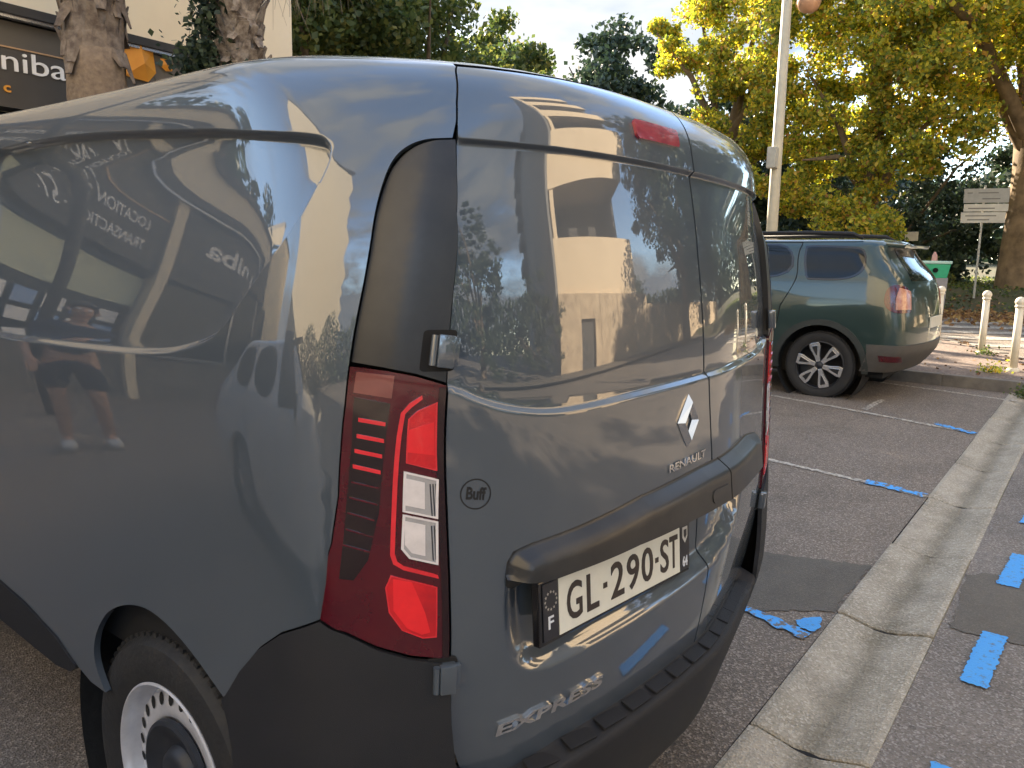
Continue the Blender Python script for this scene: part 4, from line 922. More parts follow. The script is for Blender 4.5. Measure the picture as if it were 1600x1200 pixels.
tree('broad dark trees behind the low part of the shop building',-7,19.5,[(-3,0,5,3.4,.9),(1.5,0,6,3.4,.9),(-.5,0,8.6,3.0,.9),(-6,0,6,3.2,.9),(4.4,0,4.6,3,.9)],26000,.3,'leaf_dark',.3,2.5,z0=0)
# autumn plane trees
tree('old plane tree with a massive trunk at the right edge of the picture',24.8,1.35,[(0,0,6.6,2.6,.8),(-3.2,.9,7.6,2.6,.7),(-1,-2.0,8.4,2.8,.8),(1.5,1.7,8.8,3.0,.8),(-5.2,1.8,6.3,1.9,.7),(-2.6,2.6,5.6,1.6,.7),(-4.6,2.5,9,2.4,.7)],60000,.135,'leaf_yellow',.52,4.4,'plane_bark','autumn plane trees',name='plane_tree',limbs=9,shell=.5)
tree('yellow plane tree whose low boughs hang behind the green car',22.3,5.0,[(0,0,5.6,2.2,.8),(-1.2,1.4,6.6,2.2,.8),(-.6,-1.4,4.2,1.8,.75),(-.2,.9,3.0,1.5,.6),(.6,-1.9,6.8,2.1,.8),(-1.5,-.4,8.5,2.4,.8),(-.9,2.2,3.4,1.4,.7),(-1.3,.2,2.0,1.5,.7)],64000,.13,'leaf_yellow',.3,3.2,'plane_bark','autumn plane trees',name='plane_tree',limbs=9,shell=.5)
tree('yellow plane tree reaching left of the lamp post over the van',22.4,9.3,[(-.6,-.6,5.6,1.7,.8),(-.6,-1.2,7.4,2.1,.8),(-.2,.9,7.9,1.7,.8),(-.6,-.4,9.7,2.2,.8),(.3,-2.4,5.0,1.8,.8)],42000,.14,'leaf_yellow',.3,4.0,'plane_bark','autumn plane trees',name='plane_tree',limbs=8,shell=.5)
tree('low green thicket filling the hollow left of the big trunk',27.5,5.2,[(-.8,2,1.9,1.9,.9),(.5,-1.2,1.4,1.9,.9),(1,1,3.6,2.6,.9),(.8,-3,3.2,2.6,.9),(.5,-1,.6,1.6,.7)],22000,.18,'leaf_dark',.15,1.2,name='shrub',cat='shrub')
tree('olive green shrub below the small white signs',24.8,6.0,[(-.6,1.2,1.0,1.1,.8),(.2,-.6,.8,1.0,.8),(0,-2.2,.5,.8,.7)],6000,.13,'leaf_green',.08,.7,name='shrub',cat='shrub')
# ground cover on the bank
n=9000; gx=rng.uniform(21.2,34,n); gy=rng.uniform(-4,9,n); gc=np.stack([gx,gy,bank(gx,gy)+rng.uniform(0,.14,n)],-1)
quads('ground_cover',leaf_quads(gc,.10,.5),M['leaf_green'],None,'stuff')
n=5000; gx=19.2+rng.normal(0,1.1,n); gy=rng.uniform(-3,7,n); gx=gx+.12*gy; gc=np.stack([gx,gy,bank(gx,gy)+.02+rng.uniform(0,.03,n)],-1)
M['leaf_litter']=mat('leaf_litter',(.25,.14,.06),.8,isl=[(0,(.12,.06,.03)),(.6,(.24,.13,.05)),(1,(.38,.26,.09))])
quads('leaf_litter',leaf_quads(gc,.11,.7),M['leaf_litter'],None,'stuff')
n=170; gx=np.concatenate([rng.uniform(8.4,12,n//2),rng.uniform(9,12.3,n//2)]); gy=np.concatenate([rng.uniform(-.2,1.6,n//2),-.25+(rng.uniform(9,12.3,n//2)-9)*.42]); gx[n//2:]=9+(gy[n//2:]+.25)/.42
gy=gy+rng.normal(0,.05,len(gy)); gc=np.stack([gx,gy,gz(gx)+.13],-1); quads('fallen_leaves',leaf_quads(gc,.05,.8),M['leaf_litter'],None,'stuff')
# weeds
def weed(label,x,y,z,r,n,m='leaf_green',size=.04):
    t=thing('weed',label,'weed',(x,y,z),0); p=np.abs(rng.normal(size=(n,3)))*np.array([1,1,.8])*r*np.array([1,1,1]); p[:,:2]*=rng.choice([-1,1],(n,2)); quads('leaves',leaf_quads(p,size),M[m],t); return t
weed('small weed growing at the foot of the nearest bollard',8.75,.28,.365,.07,140,'leaf_yellow'); weed('green weed at the kerb end beside the gutter',8.0,-.12,.2,.07,160)
weed('weed tuft at the foot of the middle bollard',10.5,.55,.41,.06,110)
# ---------------------------------------------------------------- street furniture
M['bollard']=mat('bollard_cream',(.72,.66,.52),.5,col2=(.62,.56,.43),scale=6)
bg='cream bollards along the pavement edge'
bp0=None
def bollard():
    t=thing('bollard','x','bollard')
    a=MB(); a.tube([(0,0,-.05),(0,0,.74)],.042,20); a.build('post',M['bollard'],t,smooth=1.)
    a=MB(); a.lathe([(.0,.86),(.022,.855),(.042,.84),(.055,.815),(.058,.80),(.055,.785),(.046,.775),(.046,.76),(.053,.755),(.053,.74),(.042,.735)],n=20); a.build('cap',M['bollard'],t,smooth=1.)
    a=MB(); a.lathe([(.042,.04),(.062,.03),(.070,.0),(.070,-.03)],n=20); a.build('base_collar',M['bollard'],t,smooth=1.)
    return t
bo=bollard()
for i,((x,y),lb) in enumerate(zip([(9.07,.10),(10.64,.61),(11.80,1.34),(7.6,-.7),(13.4,2.1)],['nearest cream bollard at the right edge of the picture','middle cream bollard of the three, between two others','farthest visible cream bollard, right behind the green car','cream bollard outside the right edge','cream bollard hidden behind the green car'])):
    if i==3: continue
    o=bo if i==0 else copy_tree(bo); o.location=(x,y,float(gz(x))+.12); tag(o,lb,'bollard',bg)
# lamp post
lp=thing('lamp_post','tall pale lamp post rising behind the green car with a round lamp','lamp post',(12.35,4.2,float(gz(12.3))+.12))
M['pole']=mat('pole_cream',(.50,.45,.33),.55,col2=(.42,.38,.28),scale=5)
MB().tube([(0,0,0),(0,0,1.4),(0,0,6.9)],[.11,.10,.075],18).build('pole',M['pole'],lp,smooth=1.)
MB().tube([(0,0,6.10),(.13,-.18,6.12),(.22,-.30,5.80)],[.03,.03,.03],8).build('bracket',M['pole'],lp,smooth=1.)
a=MB(); a.lathe([(.0,-.21),(.09,-.19),(.165,-.13),(.20,-.03),(.19,.06),(.14,.15),(.06,.2),(0,.21)],origin=(.22,-.30,5.60),n=24); a.build('lamp_globe',mat('lamp_globe',(.55,.30,.17),.35,0,.5,var=.3,scale=4),lp,smooth=1.)
MB().box((-.15,.02,2.98),(.16,.16,.36)).build('meter_box',mat('meter_box',(.45,.44,.38),.6,var=.2),lp,bevel=.02)
a=MB(); a.lathe([(.0,.02),(.17,.02),(.17,-.0),(.0,-.0)],n=24); 
a.tube([(-.20,.02,2.72),(-.20,.02,3.24)],[.05,.05],12); 
# road signs
def facing(x,y): return math.atan2(CAM[1]-y,CAM[0]-x)
sgn=thing('direction_sign','three stacked pale panels on a thin post in front of the massive trunk','sign',(22.1,2.12,.2+float(bank(np.array(22.),np.array(2.35)))),facing(22,2.35)+math.pi/2+.15)
M['signgrey']=mat('sign_post_grey',(.42,.42,.38),.5,.3,var=.15)
MB().tube([(-.05,0,-.1),(-.05,0,2.8)],.028,10).build('post',M['signgrey'],sgn)
M['panel_cream']=mat('sign_panel_cream',(.55,.52,.43),.6,col2=(.46,.43,.36),scale=4); M['panel_grey']=mat('sign_panel_grey',(.34,.33,.29),.6,var=.15)
for z0,z1,x0,x1,m in ((2.35,2.71,-.52,.50,'panel_grey'),(2.13,2.32,-.50,.50,'panel_cream'),(1.84,2.11,-.55,.46,'panel_cream')):
    MB().box(((x0+x1)/2,-.045,(z0+z1)/2),(x1-x0,.03,z1-z0)).build('sign_panel',M[m],sgn,bevel=.006)
for i,(z,x0,w) in enumerate(((2.60,-.45,.12),(2.60,-.2,.45),(2.45,-.1,.4),(2.21,-.4,.6),(2.02,-.45,.7),(1.92,-.4,.5))):
    MB().box((x0+w/2,-.062,z),(w,.003,.028)).build('sign_line',mat('sign_line_ink',(.16,.15,.13),.6,var=.1) if i==0 else bpy.data.materials['sign_line_ink'],sgn)
sg2_=thing('small_direction_sign','two small white plates either side of a short post among the shrubs','sign',(24.3,4.5,float(bank(np.array(24.3),np.array(4.5)))),facing(24.3,4.5)+math.pi/2)
MB().tube([(0,0,-.1),(0,0,1.75)],.035,10).build('post',M['signgrey'],sg2_)
MB().box((-.37,-.04,1.52),(.52,.03,.30)).build('sign_panel',mat('sign_panel_white',(.78,.76,.72),.6,var=.05),sg2_,bevel=.006)
MB().box((.28,-.04,1.50),(.36,.03,.27)).build('sign_panel',M['panel_cream'],sg2_,bevel=.006)
bn=thing('recycling_bin','grey bin with green top panel and round hole behind the farthest bollard','bin',(18.6,2.62,float(gz(18.6))),facing(18.6,2.62)+math.pi/2+.25)
bgy=mat('bin_grey',(.27,.27,.28),.5,var=.15); bgn=mat('bin_green',(.035,.42,.22),.45,var=.15); bwh=mat('bin_lid_pale',(.45,.66,.58),.5,var=.1)
def taper(z0,z1,w0,w1,d0,d1,x=0): return MB().add([(x-w0/2,-d0/2,z0),(x+w0/2,-d0/2,z0),(x+w0/2,d0/2,z0),(x-w0/2,d0/2,z0),(x-w1/2,-d1/2,z1),(x+w1/2,-d1/2,z1),(x+w1/2,d1/2,z1),(x-w1/2,d1/2,z1)],[(3,2,1,0),(4,5,6,7),(0,1,5,4),(1,2,6,5),(2,3,7,6),(3,0,4,7)])
taper(0,.92,.40,.46,.42,.5,.05).build('body',bgy,bn,bevel=.02); taper(.90,1.22,.50,.60,.50,.58).build('green_panel',bgn,bn,bevel=.02); taper(1.225,1.29,.64,.64,.62,.62).build('lid',bwh,bn,bevel=.015)
a=MB(); a.lathe([(.0,0),(.055,0),(.055,.03)],n=16); ho=a.build('opening',M['dark'],bn); ho.rotation_euler=(math.pi/2,0,0); ho.location=(-.02,-.295,1.08)
MB().tube([(.03,.05,1.28),(.03,.05,1.42),(.03,.05,1.50)],[.07,.055,.02],10).build('knob',mat('bin_knob',(.55,.30,.25),.6,var=.1),bn)
fbx=thing('fire_post','short dark post with a white cap beside the green car','post',(12.6,1.95,float(gz(12.6))+.12)); MB().tube([(0,0,0),(0,0,.68)],.05,10).build('post',M['fascia'],fbx); MB().box((0,0,.72),(.2,.14,.08)).build('cap',M['bollard'],fbx,bevel=.01)
# ---------------------------------------------------------------- parked cars
def car(label,name,cat,loc,rz,D,roll=0):
    """D holds the outline tables of one car; local +y is forward, the rear bumper at y=0"""
    t=thing(name,label,cat,loc,rz); t.rotation_euler=(0,roll,rz)
    S=Skin(D['z'],D['ix'],D['iy'],D['rc'],D['q'],D.get('k',.08),D['W'],0,0,18)
    Mp,Mc=D['paint'],D['clad']; H=S.hz
    wy,wz,wr=D['wheel']; ar=D['arch']
    ym=D['ymid']
    def circ(r,a0,a1,n): return [S.side(wy+r*math.cos(math.radians(a)),wz+r*math.sin(math.radians(a))) for a in np.linspace(a0,a1,n)]
    zt=D['belt']
    um=S.side(ym,zt)[0]
    zlow=D['zlow']; zsill=D['sill']
    arch_in=circ(ar,0,180,17)      # front to rear
    # lower body from sill to belt line on both sides and across the rear
    for sgn in (1,-1):
        q=(lambda P:P) if sgn>0 else mir
        lowr=[(0.0,H(zlow)),(0.0,H(zt)),(um,H(zt)),(um,H(zsill)),(S.side(wy+ar,zsill)[0],H(zsill))]+arch_in[2:]+[(S.side(wy-ar,zlow)[0],H(zlow))]
        panel('body_panel',q(lowr),S,Mp,t,h=.06,bh=.04,flange=.05)
        up=[(0.0,H(zt)+.001),(0.0,S.H[-1]-.02),(um,S.H[-1]-.02),(um,H(zt)+.001)]
        panel('upper_body',q(up),S,Mp,t,h=.06,bh=.05,flange=0)
        # dark wheel arch edge and lower cladding
        cl=circ(ar+.055,-8,188,19)+circ(ar-.004,188,-8,19)
        panel('arch_trim',q([p for p in cl]),S,D['archm'],t,h=.05,bh=.04,off=.012,flange=.03)
        lc=[(0.0,H(D['clad0'])),(0.0,H(D['clad1'])),(S.side(wy-ar-.03,D['clad1'])[0],H(D['clad1'])),(S.side(wy-ar-.0,D['clad0']+.04)[0],H(D['clad0']))]
        panel('lower_cladding',q(lc),S,Mc,t,h=.06,bh=.04,off=.012,flange=.04)
        sl=[(S.side(wy+ar,D['clad0'])[0],H(D['clad0'])),(S.side(wy+ar,zsill+.04)[0],H(zsill+.04)),(um,H(zsill+.04)),(um,H(D['clad0']))]
        panel('sill_cladding',q(sl),S,D['archm'],t,h=.08,off=.012,flange=.04)
        for P in D['windows']:
            pp=smooth_poly([S.side(y,z) for y,z in P],True,2); panel('side_window',q(pp),S,M['glass'],t,h=.05,bh=.02,off=.004,flange=.004)
            pp2=shrink(pp,-.022); panel('window_surround',q(pp2),S,M['gloss_black'],t,h=.05,bh=.02,holes=[q(pp)],off=.003,flange=.002)
        for P in D['seams']:
            pts=[S.side(y,z) for y,z in P]; pts=densify(pts,.05,False); w=.004
            a=np.array(pts); V=S(a[:,0]*sgn,a[:,1])+skin_n(S,a[:,0]*sgn,a[:,1])*.0015
            MB().tube([tuple(v) for v in V],.0045,5).build('door_seam',M['dark'],t)
        tlp=smooth_poly([S.side(y,z) for y,z in D['tail']],True,2)
        l_=panel('tail_light',q(tlp),S,D['tailm'],t,h=.03,bh=.015,off=.012,flange=.02)
        for P,m in D['tailseg']: panel('light_segment',q([S.side(y,z) for y,z in P]),S,m,l_,h=.03,off=.019,flange=.008)
        if 'refl' in D: panel('reflector',q([S.side(y,z) for y,z in D['refl']]),S,M['red_dark'],t,h=.03,off=.016,flange=.01)
        if 'handle' in D:
            y,z=D['handle']; u,h=S.side(y,z); P=S(np.array([u*sgn]),np.array([h]))[0]; MB().box(P+np.array([-sgn*.02,0,0]),(.03,.19,.03)).build('door_handle',Mp,t,bevel=.01)
    # rear window, plate, roof
    rw=[(S.W*.0+u,H(z)) for u,z in D['rwin']]
    panel('rear_window',rw,S,M['glass'],t,h=.05,bh=.03,off=.004,flange=.004)
    usl=np.concatenate([-np.linspace(um,1.0,12),-np.linspace(.97,0,16),np.linspace(0,.97,16)[1:],np.linspace(1.0,um,12)])
    ring_grid('roof',S,usl,np.linspace(S.H[-1]-.03,S.H[-1],3),Mp,t,True)
    if 'rail' in D:
        for s in (-1,1):
            y0,y1,z,x=D['rail']; MB().tube([(s*x,y0,z-.05),(s*x,y0+.10,z-.004),(s*x,y0+.5,z+.012),(s*x,y1,z+.012)],[.014,.022,.022,.022],8).build('roof_rail',M['plastic'],t,smooth=1.)
    if 'spoiler' in D:
        y,z,w,dz=D['spoiler']; MB().add([(-w,y+.32,z+.03),(w,y+.32,z+.03),(w*.94,y,z),(-w*.94,y,z),(-w,y+.32,z-.02),(w,y+.32,z-.02),(w*.94,y+.02,z-.035),(-w*.94,y+.02,z-.035)],[(0,1,2,3),(7,6,5,4),(0,4,5,1),(1,5,6,2),(2,6,7,3),(3,7,4,0)]).build('spoiler',Mp,t,bevel=.01)
    MB().box((0,.02,.80),(.52,.012,.11)).build('number_plate',M['plate'],t)
    MB().box((0,ym*.5+1.2,.40),(S.W*1.6,ym*.9+2.0,.30)).build('underbody',M['arch'],t)
    # front half: simple lofted cab and bonnet
    V=[];W=S.W
    for (y,zr,wrf,wb) in D['front']:
        zb=min(D['belt'],zr-.05); prof=[(wb-.04,zsill),(wb,.55),(wb,.80),(wb-.015,zb),(wrf,zr-.02),(wrf*.6,zr),(0,zr+.01)]
        V+=[(-a,y,b) for a,b in prof]+[(a,y,b) for a,b in prof[::-1][1:]]
    n=13;F_=[(j*n+i,j*n+i+1,(j+1)*n+i+1,(j+1)*n+i) for j in range(len(D['front'])-1) for i in range(n-1)]+[tuple(range((len(D['front'])-1)*n,len(D['front'])*n))]
    o=mesh_np('front_body',V,F_,Mp,t); o.data.polygons.foreach_set('use_smooth',[True]*len(o.data.polygons)); o.data.set_sharp_from_angle(angle=math.radians(35))
    fr=D['front']; ws=[f for f in fr if D['wsy'][0]<=f[0]<=D['wsy'][1]]; V=[]
    for y,zr,wrf,wb in ws: V+=[(x*wrf*.92,y,zr+.02+.006*(1-abs(x))) for x in (-1,-.5,0,.5,1)]
    mesh_np('windscreen',V,[(j*5+i,j*5+i+1,j*5+i+6,j*5+i+5) for j in range(len(ws)-1) for i in range(4)],M['glass'],t,True)
    for s in (-1,1):
        MB().box((s*(W-.25),fr[-1][0]-.06,.78),(.30,.12,.14),rz=-s*.35).build('headlight',M['clear'],t,bevel=.03)
        MB().add([(s*(W+.002),ym+.05,D['belt']+.02),(s*(W+.002),ym+.75,D['belt']+.02),(s*(W-.14),ym+.35,1.50),(s*(W-.14),ym+.05,1.52)],[(0,1,2,3)]).build('front_window',M['glass'],t)
        MB().box((s*(W+.10),ym+.72,D['belt']+.05),(.16,.10,.14)).build('wing_mirror',M['gloss_black'],t,bevel=.03)
    for s in (-1,1):
        for y in (wy,wy+D['wb']):
            w=make_wheel(t,R=wr,rim=D['rim'],loc=(s*(W-.055),y,wz),sgn=s); k=s
            a=MB(); a.lathe([(r_,b*k) for r_,b in [(D['rim']+.004,.002),(D['rim']-.004,.008),(D['rim']-.014,.002),(D['rim']-.020,-.05),(D['rim']-.02,-.10),(0,-.10)]],axis='x',n=48); ro=a.build('rim',M['alloy_dark'] if D['spoke'] else M['steel'],w,smooth=1.)
            R0=D['rim']
            ns=6 if D['spoke'] else 5
            for i in range(ns):
                a0=2*math.pi*i/ns+.25; nn=MB(); d=np.array([0,math.cos(a0),math.sin(a0)]); tt=np.array([0,-math.sin(a0),math.cos(a0)])
                def slab(rs,ws,x0,x1,mi=0):
                    V=[d*r_+tt*w_+np.array([k*x0,0,0]) for r_,w_ in zip(rs,ws)]+[d*r_-tt*w_+np.array([k*x0,0,0]) for r_,w_ in list(zip(rs,ws))[::-1]]; n_=len(V)
                    V2=[v+np.array([k*(x1-x0),0,0]) for v in V]; nn.add(V+V2,[tuple(range(n_)),tuple(range(n_,2*n_))[::-1]]+[(q_,(q_+1)%n_,n_+(q_+1)%n_,n_+q_) for q_ in range(n_)],mi)
                slab([R0*.16,R0*.40,R0*.78,R0*.96],[.020,.026,.054,.050],.006,-.03)
                slab([R0*.42,R0*.60,R0*.84],[.005,.018,.030],.0085,.004,1)
                nn.build('spoke',[M['alloy'],M['alloy_dark']],ro,bevel=.002)
            a=MB(); a.lathe([(.036,.004*k),(.03,.012*k),(0,.013*k)],axis='x',n=20); a.build('hub_cap',M['cap'],w,smooth=1.)
            if y==wy or True:
                a=MB(); a.lathe([(ar+.01,-.02*s*1),(ar+.01,-.35*s),(0,-.35*s)],origin=(s*(W-.02),y,wz),axis='x',n=36); a.build('wheel_arch_liner',M['arch'],t,smooth=.6)
    return t
M['alloy']=mat('alloy_bright',(.72,.72,.72),.22,.85,var=.05); M['alloy_dark']=mat('alloy_dark',(.02,.02,.022),.4,.2,var=.2)
M['green_paint']=mat('green_car_paint',(.018,.040,.036),.30,.2,1,col2=(.021,.044,.040),scale=1.5,crough=.03)
M['clad_grey']=mat('bumper_cladding_grey',(.075,.068,.060),.55,var=.15,scale=9)
M['clad_dark']=mat('arch_cladding_dark',(.028,.034,.032),.5,var=.2,scale=9)
dus=dict(z=[.30,.42,.55,.75,.95,1.10,1.20,1.30,1.42,1.52,1.59,1.63,1.645],
 ix=[.04,.015,0,0,.004,.022,.040,.075,.115,.150,.19,.27,.50],
 iy=[.20,.10,.03,.02,.045,.07,.10,.165,.27,.34,.37,.46,.75],
 rc=[.20]*7+[.19,.18,.17,.17,.2,.25],q=[.12]*13,k=.10,W=.90,paint=M['green_paint'],clad=M['clad_grey'],archm=M['clad_dark'],
 wheel=(.905,.345,.352),rim=.246,arch=.425,belt=1.20,zlow=.45,sill=.42,clad0=.33,clad1=.60,ymid=2.35,spoke=True,wb=2.67,
 windows=[[(.635,1.535),(1.13,1.555),(1.13,1.52),(1.10,1.24),(1.02,1.235),(.78,1.235),(.62,1.275),(.555,1.37),(.57,1.50)],[(1.26,1.56),(1.75,1.575),(1.95,1.56),(2.0,1.24),(1.27,1.245)]],
 seams=[[(1.20,1.60),(1.20,1.22),(1.33,.95),(1.42,.55)],[(2.1,1.60),(2.1,.5)],[(1.20,1.60),(2.3,1.62)]],
 tail=[(.22,1.19),(.31,1.17),(.335,1.06),(.31,.96),(.22,.91),(.10,.92),(.03,.95),(.02,1.02),(.06,1.13)],tailm=M['red_dark'],
 tailseg=[([(.225,1.155),(.235,1.05),(.225,.945),(.12,.945),(.055,.98),(.045,1.03),(.08,1.12)],mat('tail_light_reflection_tint',(.50,.27,.17),.3,0,.8,col2=(.34,.10,.06),scale=18))],  # peach segment is a warm reflection painted into the lamp colour
 refl=[(.34,.50),(.16,.49),(.16,.435),(.33,.44)],handle=(1.52,1.06),rwin=[(.55,1.54),(-.55,1.54),(-.62,1.22),(.62,1.22)],
 rail=(.62,2.5,1.685,.66),spoiler=(.235,1.575,.60,.05),
 front=[(2.33,1.64,.66,.90),(2.75,1.60,.66,.90),(3.05,1.45,.70,.90),(3.35,1.20,.76,.90),(3.45,1.13,.78,.90),(3.95,1.06,.76,.88),(4.2,.95,.66,.80),(4.30,.70,.55,.70)],wsy=(2.74,3.36))
az=math.radians(89); base=np.array([6.60,1.60]); Dv=np.array([math.cos(az),math.sin(az)]); Rv=np.array([Dv[1],-Dv[0]])
org=base+Rv*.90-Dv*.905
car('dark green sport utility car with roof rails and six spoke alloy wheels beyond the van','parked_car','car',(org[0],org[1],float(gz(base[0]))),az-math.pi/2,dus,roll=-.02)
M['white_paint']=mat('white_car_paint',(.62,.62,.62),.3,0,1,var=.02)
hat=dict(z=[.25,.38,.55,.72,.88,.98,1.05,1.15,1.28,1.38,1.44,1.47,1.48],
 ix=[.05,.015,0,0,.01,.03,.06,.11,.17,.21,.26,.34,.5],iy=[.14,.05,.0,.01,.04,.07,.11,.18,.28,.36,.44,.55,.85],rc=[.2]*13,q=[.12]*13,k=.10,W=.87,
 paint=M['white_paint'],clad=M['white_paint'],archm=M['white_paint'],wheel=(.72,.30,.305),rim=.19,arch=.355,belt=.98,zlow=.30,sill=.28,clad0=.24,clad1=.32,ymid=2.1,spoke=False,wb=2.5,
 windows=[[(.55,1.36),(1.0,1.39),(1.0,1.03),(.50,1.05)],[(1.12,1.39),(1.9,1.40),(1.95,1.03),(1.12,1.03)]],seams=[[(1.05,1.42),(1.05,.4)]],
 tail=[(.20,1.0),(.22,.85),(.20,.75),(.04,.75),(.04,1.0)],tailm=M['red_dark'],tailseg=[([(.15,.95),(.15,.85),(.07,.85),(.07,.95)],M['red'])],rwin=[(.52,1.36),(-.52,1.36),(-.6,1.04),(.6,1.04)],
 front=[(2.08,1.475,.60,.87),(2.6,1.42,.60,.87),(2.95,1.20,.66,.87),(3.1,1.06,.70,.87),(3.6,.95,.68,.85),(3.9,.80,.58,.76),(3.98,.6,.5,.66)],wsy=(2.55,3.12))
hat['front']=[(2.08,1.475,.60,.87),(2.6,1.42,.60,.87),(2.95,1.20,.66,.87),(3.1,1.06,.70,.87),(3.6,.95,.68,.85),(3.9,.80,.58,.76),(3.98,.6,.5,.66)]
car('white hatchback parked in the bay to the left of the van','parked_car','car',(-3.35,3.25,0),math.pi,hat)
# ---------------------------------------------------------------- person standing beside the van's front
def skin_mesh(name,V,E_,R,m,parent,lv=2,root=0):
    me=bpy.data.meshes.new(name); me.from_pydata(V,E_,[]); o=bpy.data.objects.new(name,me); C.objects.link(o); o.parent=parent
    md=o.modifiers.new('skin','SKIN'); md.use_smooth_shade=True
    for i,v in enumerate(me.skin_vertices[0].data): v.radius=(R[i],R[i]) if not isinstance(R[i],tuple) else R[i]; v.use_root=(i==root)
    ss=o.modifiers.new('sub','SUBSURF'); ss.levels=lv; ss.render_levels=lv
    me.materials.append(m); return o
person=thing('person','person in navy polo shirt and navy shorts standing beside the front of the van','person',(-2.62,5.0,0),math.radians(200))
SKm=mat('skin',(.45,.27,.19),.6,var=.1); NV=mat('navy_cloth',(.018,.028,.060),.85,var=.25,scale=9); NV2=mat('navy_shorts_cloth',(.014,.020,.042),.85,var=.25,scale=9); SH=mat('pale_shoes',(.55,.55,.54),.7,var=.1); HR=mat('grey_brown_hair',(.09,.075,.06),.8,var=.3,scale=30)
V=[(0,0,.98),(0,.0,1.15),(0,.01,1.34),(0,0,1.47),(0,.02,1.53),(0,.035,1.60),(0,.04,1.68),(0,.03,1.755),
 (-.10,0,.92),(-.11,.01,.72),(-.12,.03,.50),(-.125,.0,.28),(-.13,-.02,.09),(-.135,.08,.035),(-.14,.16,.03),
 (.10,0,.92),(.12,.03,.72),(.14,.06,.50),(.15,.02,.28),(.155,.0,.09),(.17,.10,.035),(.18,.18,.03),
 (-.19,0,1.43),(-.25,-.02,1.28),(-.28,-.01,1.12),(-.27,.10,.98),(-.25,.19,.90),
 (.19,0,1.43),(.24,.02,1.28),(.25,.07,1.14),(.18,.22,1.16),(.08,.30,1.22)]
E_=[(0,1),(1,2),(2,3),(3,4),(4,5),(5,6),(6,7),(0,8),(8,9),(9,10),(10,11),(11,12),(12,13),(13,14),(0,15),(15,16),(16,17),(17,18),(18,19),(19,20),(20,21),(3,22),(22,23),(23,24),(24,25),(25,26),(3,27),(27,28),(28,29),(29,30),(30,31)]
R=[(.155,.11),(.14,.10),(.165,.11),(.12,.08),.052,.06,.088,.06,.095,.085,.062,.058,.04,.038,.03,.095,.085,.062,.058,.04,.038,.03,.06,.048,.042,.034,.026,.06,.048,.042,.034,.026]
for sx,hb,dr in ((-1,(-.25,.19,.90),(.05,.6,-.8)),(1,(.08,.30,1.22),(-.6,.55,.35))):
    d=np.array(dr,float);d/=np.linalg.norm(d); sd_=np.cross(d,[0,0,1.]);sd_/=np.linalg.norm(sd_); hb=np.array(hb)
    b0=26 if sx<0 else 31
    for f,(o_,l_) in enumerate(((-.03,.075),(-.01,.085),(.01,.08),(.028,.065))):
        n0=len(V); r0=hb+d*.05+sd_*o_; V+=[tuple(r0),tuple(r0+d*l_*.55+np.array([0,0,-.005])),tuple(r0+d*l_*.85+np.array([0,0,-.03]))]; E_+=[(b0,n0),(n0,n0+1),(n0+1,n0+2)]; R+=[.011,.009,.007]
    n0=len(V); V+=[tuple(hb+sd_*.04+d*.01),tuple(hb+sd_*.055+d*.05)]; E_+=[(b0,n0),(n0,n0+1)]; R+=[.012,.009]
skin_mesh('body',V,E_,R,SKm,person)
skin_mesh('shirt',[(0,0,.93),(0,0,1.15),(0,.01,1.34),(0,0,1.46),(-.20,0,1.43),(-.255,-.02,1.26),(.20,0,1.43),(.25,.02,1.26)],[(0,1),(1,2),(2,3),(3,4),(4,5),(3,6),(6,7)],[(.185,.135),(.165,.12),(.185,.13),(.125,.09),.082,.072,.082,.072],NV,person)
skin_mesh('shorts',[(0,0,1.0),(0,0,.93),(-.11,.005,.86),(-.125,.02,.56),(.11,.01,.86),(.145,.05,.56)],[(0,1),(1,2),(2,3),(1,4),(4,5)],[(.17,.125),(.165,.13),.11,.095,.11,.095],NV2,person)
a=MB(); bmh=bmesh.new(); bmesh.ops.create_icosphere(bmh,subdivisions=3,radius=1)
meh=bpy.data.meshes.new('hair')
for v in list(bmh.verts):
    if v.co.z<-.25 or (v.co.y>.55 and v.co.z<.45): bmh.verts.remove(v)
for v in bmh.verts: v.co=Vector((v.co.x*.093,v.co.y*.108+.025,v.co.z*.105+1.70))
bmh.to_mesh(meh);bmh.free(); meh.polygons.foreach_set('use_smooth',[True]*len(meh.polygons)); link('hair',meh,HR,person)
MB().tube([(0,.115,1.70),(0,.145,1.665),(0,.12,1.65)],[.012,.016,.012],8).build('nose',SKm,person,smooth=1.)
for s in (-1,1):
    MB().tube([(s*.083,.035,1.72),(s*.095,.03,1.69),(s*.085,.04,1.655)],[.012,.016,.01],8).build('ear',SKm,person,smooth=1.)
    MB().tube([(s*.033,.118,1.70),(s*.033,.122,1.70)],[.012,.008],8).build('eye',M['sign_white'],person)
MB().tube([(-.025,.118,1.625),(.025,.118,1.625)],[.006,.006],6).build('mouth',mat('lips',(.35,.13,.11),.6,var=.1),person)
for x,y in ((-.135,.05),(.168,.07)): MB().box((x,y,.04),(.10,.28,.085)).build('shoe',SH,person,bevel=.035,smooth=1.)
MB().box((.07,.33,1.24),(.075,.012,.15)).build('phone',M['gloss_black'],person,bevel=.004)
